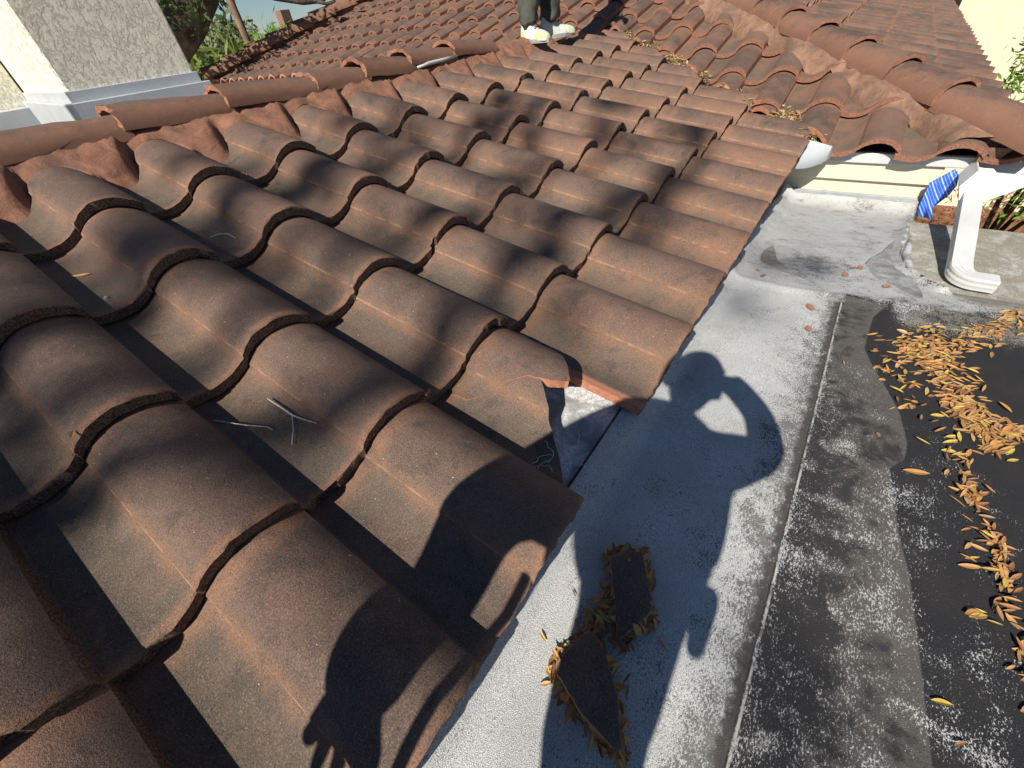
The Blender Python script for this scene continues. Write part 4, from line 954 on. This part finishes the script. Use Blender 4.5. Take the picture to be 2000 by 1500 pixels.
pc=CAM+Vector((.469,.883,0))*15
po=bmesh.new(); tube(po,[(pc.x,pc.y,-3.3),(pc.x+.05,pc.y,0),(pc.x+.0,pc.y,5.5)],[.10,.09,.075],10); o=from_bm('utility_pole',po,M['pole'],None,True); tag(o,'bare brown wooden pole leaning up beside the palms','pole')
def crown(name,blobs,n_,ls,mat,parent,asp=.5,droop=0,seed=0,flat_=1.):
    g=np.random.default_rng(seed); Vs=[];RN=[]
    tot=sum(b[3]**2 for b in blobs)
    for (bx,by,bz,br) in blobs:
        m_=int(n_*br*br/tot)
        d=g.normal(size=(m_,3)); d/=np.linalg.norm(d,axis=1)[:,None]; r=br*(g.random(m_)**.45)[:,None]
        # clumps
        k=max(4,m_//45); cc_=g.normal(size=(k,3)); cc_/=np.linalg.norm(cc_,axis=1)[:,None]; cc_*=br*(.45+.55*g.random((k,1)))
        idx=g.integers(0,k,m_); ctr=cc_[idx]+g.normal(size=(m_,3))*br*.16
        pos=np.array([bx,by,bz])+ctr*np.array([1,1,flat_])
        a=g.normal(size=(m_,3)); a[:,2]-=droop; a/=np.linalg.norm(a,axis=1)[:,None]; b=np.cross(a,g.normal(size=(m_,3))); b/=np.linalg.norm(b,axis=1)[:,None]
        L_=ls*(.6+.8*g.random((m_,1))); wd=L_*asp*.5
        q=np.stack([pos,pos+a*L_*.5+b*wd,pos+a*L_,pos+a*L_*.5-b*wd],1); Vs.append(q.reshape(-1,3)); RN.append(np.repeat(np.clip(g.random(k)[idx]*.6+g.random(m_)*.4,0,1),4))
    V=np.concatenate(Vs); F=[(4*i,4*i+1,4*i+2,4*i+3) for i in range(len(V)//4)]
    return mesh(name,V,F,mat,parent,rnd=np.concatenate(RN))
def tree(name,base,blobs,n_,ls,mat,label,cat,trunk=.12,asp=.5,droop=0,seed=0,group=None,limbs=True):
    t=empty(name,base,label,cat,group); bm=bmesh.new(); b0=Vector(base); g=random.Random(seed)
    c=Vector((sum(b[0] for b in blobs)/len(blobs),sum(b[1] for b in blobs)/len(blobs),sum(b[2] for b in blobs)/len(blobs)))
    fork=b0.lerp(c,.5); fork.x=b0.x; fork.y=b0.y
    tube(bm,[b0,b0.lerp(fork,.5)+Vector((g.uniform(-.05,.05),0,0)),fork],[trunk,trunk*.8,trunk*.65],8)
    for b in blobs: tube(bm,[fork,fork.lerp(Vector(b[:3]),.5)+Vector((0,0,.1)),Vector(b[:3])+Vector((0,0,b[3]*.4))],[trunk*.5,trunk*.35,trunk*.1],6)
    from_bm('trunk',bm,M['bark'],t,True); crown('crown',blobs,n_,ls,mat,t,asp,droop,seed); return t
def at(d,dist,z=None):
    v=Vector(d).normalized(); h=Vector((v.x,v.y,0)).normalized(); p=CAM+h*dist; return p
# hedge of palms and shrubs behind the low gable (seen left of the pole)
def shrub(d,dist,ztop,r,n_,ls,mat,label,cat='shrub',asp=.3,droop=0,seed=0,name='shrub',group=None):
    p=at(d,dist); bl=[]
    g=random.Random(seed); z=ztop-r
    while z>-3.0: bl.append((p.x+g.uniform(-.3,.3)*r,p.y+g.uniform(-.3,.3)*r,z,r*g.uniform(.85,1.1))); z-=r*1.0
    return tree(name,(p.x,p.y,-3.3),bl[::-1],n_,ls,mat,label,cat,.1,asp,droop,seed,group)
shrub((.385,.92,0),12,.55,1.5,12000,.42,M['palm'],'yellow-green clumping palm at the foot of the chimney','palm',.14,.4,1,'palm')
shrub((.43,.90,0),14,.75,1.5,12000,.44,M['palm'],'dense yellow-green clumping palm left of the pole','palm',.14,.4,2,'palm')
shrub((.455,.89,0),17,.45,1.5,8000,.28,M['oakleaf'],'dark rounded tree behind the palms',  'tree',.4,.2,3,'leafy_tree')
shrub((.41,.91,0),22,1.7,2.3,9000,.30,M['greyleaf'],'tall pale green tree behind the left palm','tree',.4,.4,4,'leafy_tree')
shrub((.500,.866,0),16,.55,1.2,7000,.30,M['palm'],'low green shrub right of the pole','shrub',.25,0,5)
shrub((.508,.862,0),19,1.30,.75,7000,.40,M['bright'],'tall bright green willowy tree right of the pole','tree',.15,1.4,6,'leafy_tree')
shrub((.472,.882,0),22,1.7,1.6,6000,.26,M['greyleaf'],'thin pale tree crown behind the pole','tree',.4,.3,8,'leafy_tree')
shrub((.525,.851,0),26,.75,1.0,2500,.22,M['greyleaf'],'grey leafless-looking bush beside the distant chimney','bush',.2,0,7,'bush')
shrub((.36,.93,0),12,-.3,1.3,4000,.26,M['oakleaf'],'dark shrub partly behind the chimney corner','shrub',.35,.2,9)
# big leaning oak limb behind the chimney
oak=empty('oak_tree',(1.9,9.8,-3.3),'old oak with a thick leaning trunk behind the chimney','tree')
def dr(x,y,z,t): return CAM+Vector((x,y,z)).normalized()*t
bm=bmesh.new()
tube(bm,[(1.6,10.6,-3.3),dr(.20,.975,-.10,10.4),dr(.30,.952,-.02,10.2),dr(.358,.932,.020,10),dr(.398,.914,.046,10),dr(.432,.896,.078,10),dr(.46,.87,.13,10)],[.46,.44,.40,.36,.33,.31,.28],12)
tube(bm,[dr(.44,.88,.12,10),dr(.48,.855,.085,9.6),dr(.525,.84,.060,9.4),dr(.560,.82,.050,9.3),dr(.585,.805,.049,9.2),dr(.60,.798,.055,9.1),dr(.62,.785,.068,9)],[.16,.10,.07,.055,.045,.035,.02],8)
tube(bm,[dr(.575,.81,.0485,9.25),dr(.592,.802,.043,9.1),dr(.604,.795,.0445,9.0)],[.035,.025,.012],6)
from_bm('trunk',bm,M['bark'],oak,True)
q=dr(.42,.9,.075,10); q2=dr(.385,.92,.10,9.5); q3=dr(.45,.88,.095,9.5); q4=dr(.35,.93,.06,9.5)
crown('crown',[(q3.x,q3.y,q3.z,.42),(q2.x,q2.y,q2.z+.3,.9),(q4.x,q4.y,q4.z+.2,.55),(q.x,q.y,q.z+1.6,1.6)],7000,.10,M['oakleaf'],oak,.4,.3,11)
# small thin mast on the skyline
pm=dr(.603,.795,.04,30); bm=bmesh.new(); tube(bm,[(pm.x,pm.y,-3.3),(pm.x,pm.y,pm.z+.35)],.035,6); o=from_bm('antenna_mast',bm,M['galv'],None,True); tag(o,'thin metal mast on the skyline above the upper roof','mast')
# shrub at right in front of the cream wall, tree below
def rtree(d,dist,blobs,n_,ls,mat,label,seed,asp=.3):
    pass
p=CAM+Vector((.975,-.185,-.14)).normalized()*6.2
tree('ornamental_tree',(p.x,p.y-.3,-3.3),[(p.x,p.y-.05,p.z+.15,.34),(p.x+.1,p.y-.35,p.z+.30,.45),(p.x-.3,p.y-.35,p.z-.25,.45),(p.x-.5,p.y-.62,p.z-.55,.5),(p.x,p.y-.7,p.z,.6)],15000,.06,M['bright'],'bright green feathery tree in front of the cream wall','tree',.05,.28,.2,21)
p=CAM+Vector((.93,-.235,-.27)).normalized()*6
tree('ornamental_tree',(p.x,p.y-.3,-3.3),[(p.x,p.y-.35,p.z-.1,.34),(p.x-.3,p.y-.6,p.z-.5,.4)],1600,.07,M['bright'],'low green sprigs below the hip end at the right edge','tree',.04,.28,.2,22)
# fallen twigs / dark shrubs on the mulch below
p=Vector((9.6,-2.2,-3.3)); tree('bare_bush',(p.x,p.y,-3.3),[(p.x,p.y,-2.6,.9),(p.x-.5,p.y+.7,-2.8,.7)],900,.12,M['leafb'],'sparse brown bush standing on the mulch below','bush',.05,.2,0,23)
# ---- oak standing behind the photographer, whose limbs dapple the tiles with soft shade
dap=empty('shade_oak',(-13.5,3.6,-3.3),'large oak behind the photographer whose limbs cast the soft dapples','tree')
bm=bmesh.new(); tube(bm,[(-13.5,3.6,-3.3),(-13.2,3.3,0),(-12.8,2.8,4.0),(-12.3,2.2,7.0)],[.5,.42,.35,.28],12)
sh=[]
def Sx(p,d): return Vector(p)+SUN*d
b1=[(-.2,.78,.19),(.021,.697,.163),(.13,.640,.146),(.29,.56,.13),(.418,.489,.112),(.56,.44,.10),(.712,.424,.095),(.95,.44,.10),(1.247,.465,.106),(1.50,.43,.10),(1.843,.397,.089),(2.53,.30,.065)]
b2=[(-.1,1.10,.27),(.199,1.095,.263),(.332,1.072,.257),(.44,1.13,.27),(.549,1.203,.290),(.70,1.27,.30),(.842,1.314,.317),(1.139,1.293,.312),(1.35,1.20,.29),(1.542,1.124,.27),(2.0,1.13,.27),(2.481,1.164,.28)]
g=random.Random(12)
def limb(b,d0,d1,r0,r1):
    pts=[];n_=len(b)
    for i,p in enumerate(b):
        t=i/(n_-1); pts.append(Sx(p,d0+(d1-d0)*t)+Vector((g.uniform(-.02,.02),g.uniform(-.05,.05),g.uniform(-.05,.05))))
    tube(bm,pts,[r0+(r1-r0)*i/(n_-1) for i in range(n_)],8); return pts
l1=limb(b1,12.5,13.5,.055,.034); l2=limb(b2,13.0,14.5,.065,.036); b3=[(-.2,.93,.23),(.15,.90,.22),(.45,.80,.20),(.8,.83,.20),(1.2,.72,.18),(1.6,.74,.18),(2.1,.62,.15),(2.7,.60,.15)]; limb(b3,13.5,14.5,.034,.022)
tube(bm,[(-12.3,2.2,7.0),l1[0]+Vector((-.8,.6,-.2)),l1[0]],[.12,.06,.03],8); tube(bm,[(-12.3,2.2,7.0),l2[0]+Vector((-.5,.4,-.2)),l2[0]],[.12,.06,.034],8)
from_bm('trunk',bm,M['bark'],dap,True)
bl=[]
for tgt,r in [((.10,.74,.17),.13),((.2,1.4,.34),.11),((.9,1.5,.37),.11),((1.45,1.5,.37),.11),((.62,.95,.23),.07),((1.35,.62,.15),.09),((2.0,.95,.23),.11),((1.7,1.4,.34),.12),((.62,1.28,.30),.13),((.70,1.05,.26),.12),((1.2,.85,.21),.13),((1.65,.28,.07),.13),((1.05,.30,.07),.10),((2.75,.9,.2),.16),((2.2,1.3,.3),.15),((.25,1.25,.30),.12),((.42,.49,.11),.08),((.33,.58,.13),.07),((.74,.40,.09),.08),((.55,.45,.10),.06),((1.22,.44,.10),.11),((1.85,.36,.08),.13),((1.55,.50,.11),.10),((2.1,.30,.07),.13),((.50,1.19,.28),.12),((.33,1.05,.25),.11),((.85,1.32,.31),.13),((1.1,1.20,.29),.12),((1.4,1.25,.30),.13),((1.0,.95,.23),.10),((1.9,1.15,.28),.15),((1.55,.8,.19),.11),((2.3,.75,.18),.14),((2.6,.45,.10),.14),((.12,.95,.22),.09),((1.95,-.08,-.15),.08),((2.0,-.25,-.17),.07),((1.55,-.12,-.11),.07),((.55,-.35,-.11),.06),((.47,-.44,-.11),.05),((.70,-.02,.0),.0)]:
    if r>0:
        c_=Sx(tgt,g.uniform(13,16)); bl.append((c_.x,c_.y,c_.z,r))
crown('crown',bl,3300,.060,M['oakleaf'],dap,.5,0,31)
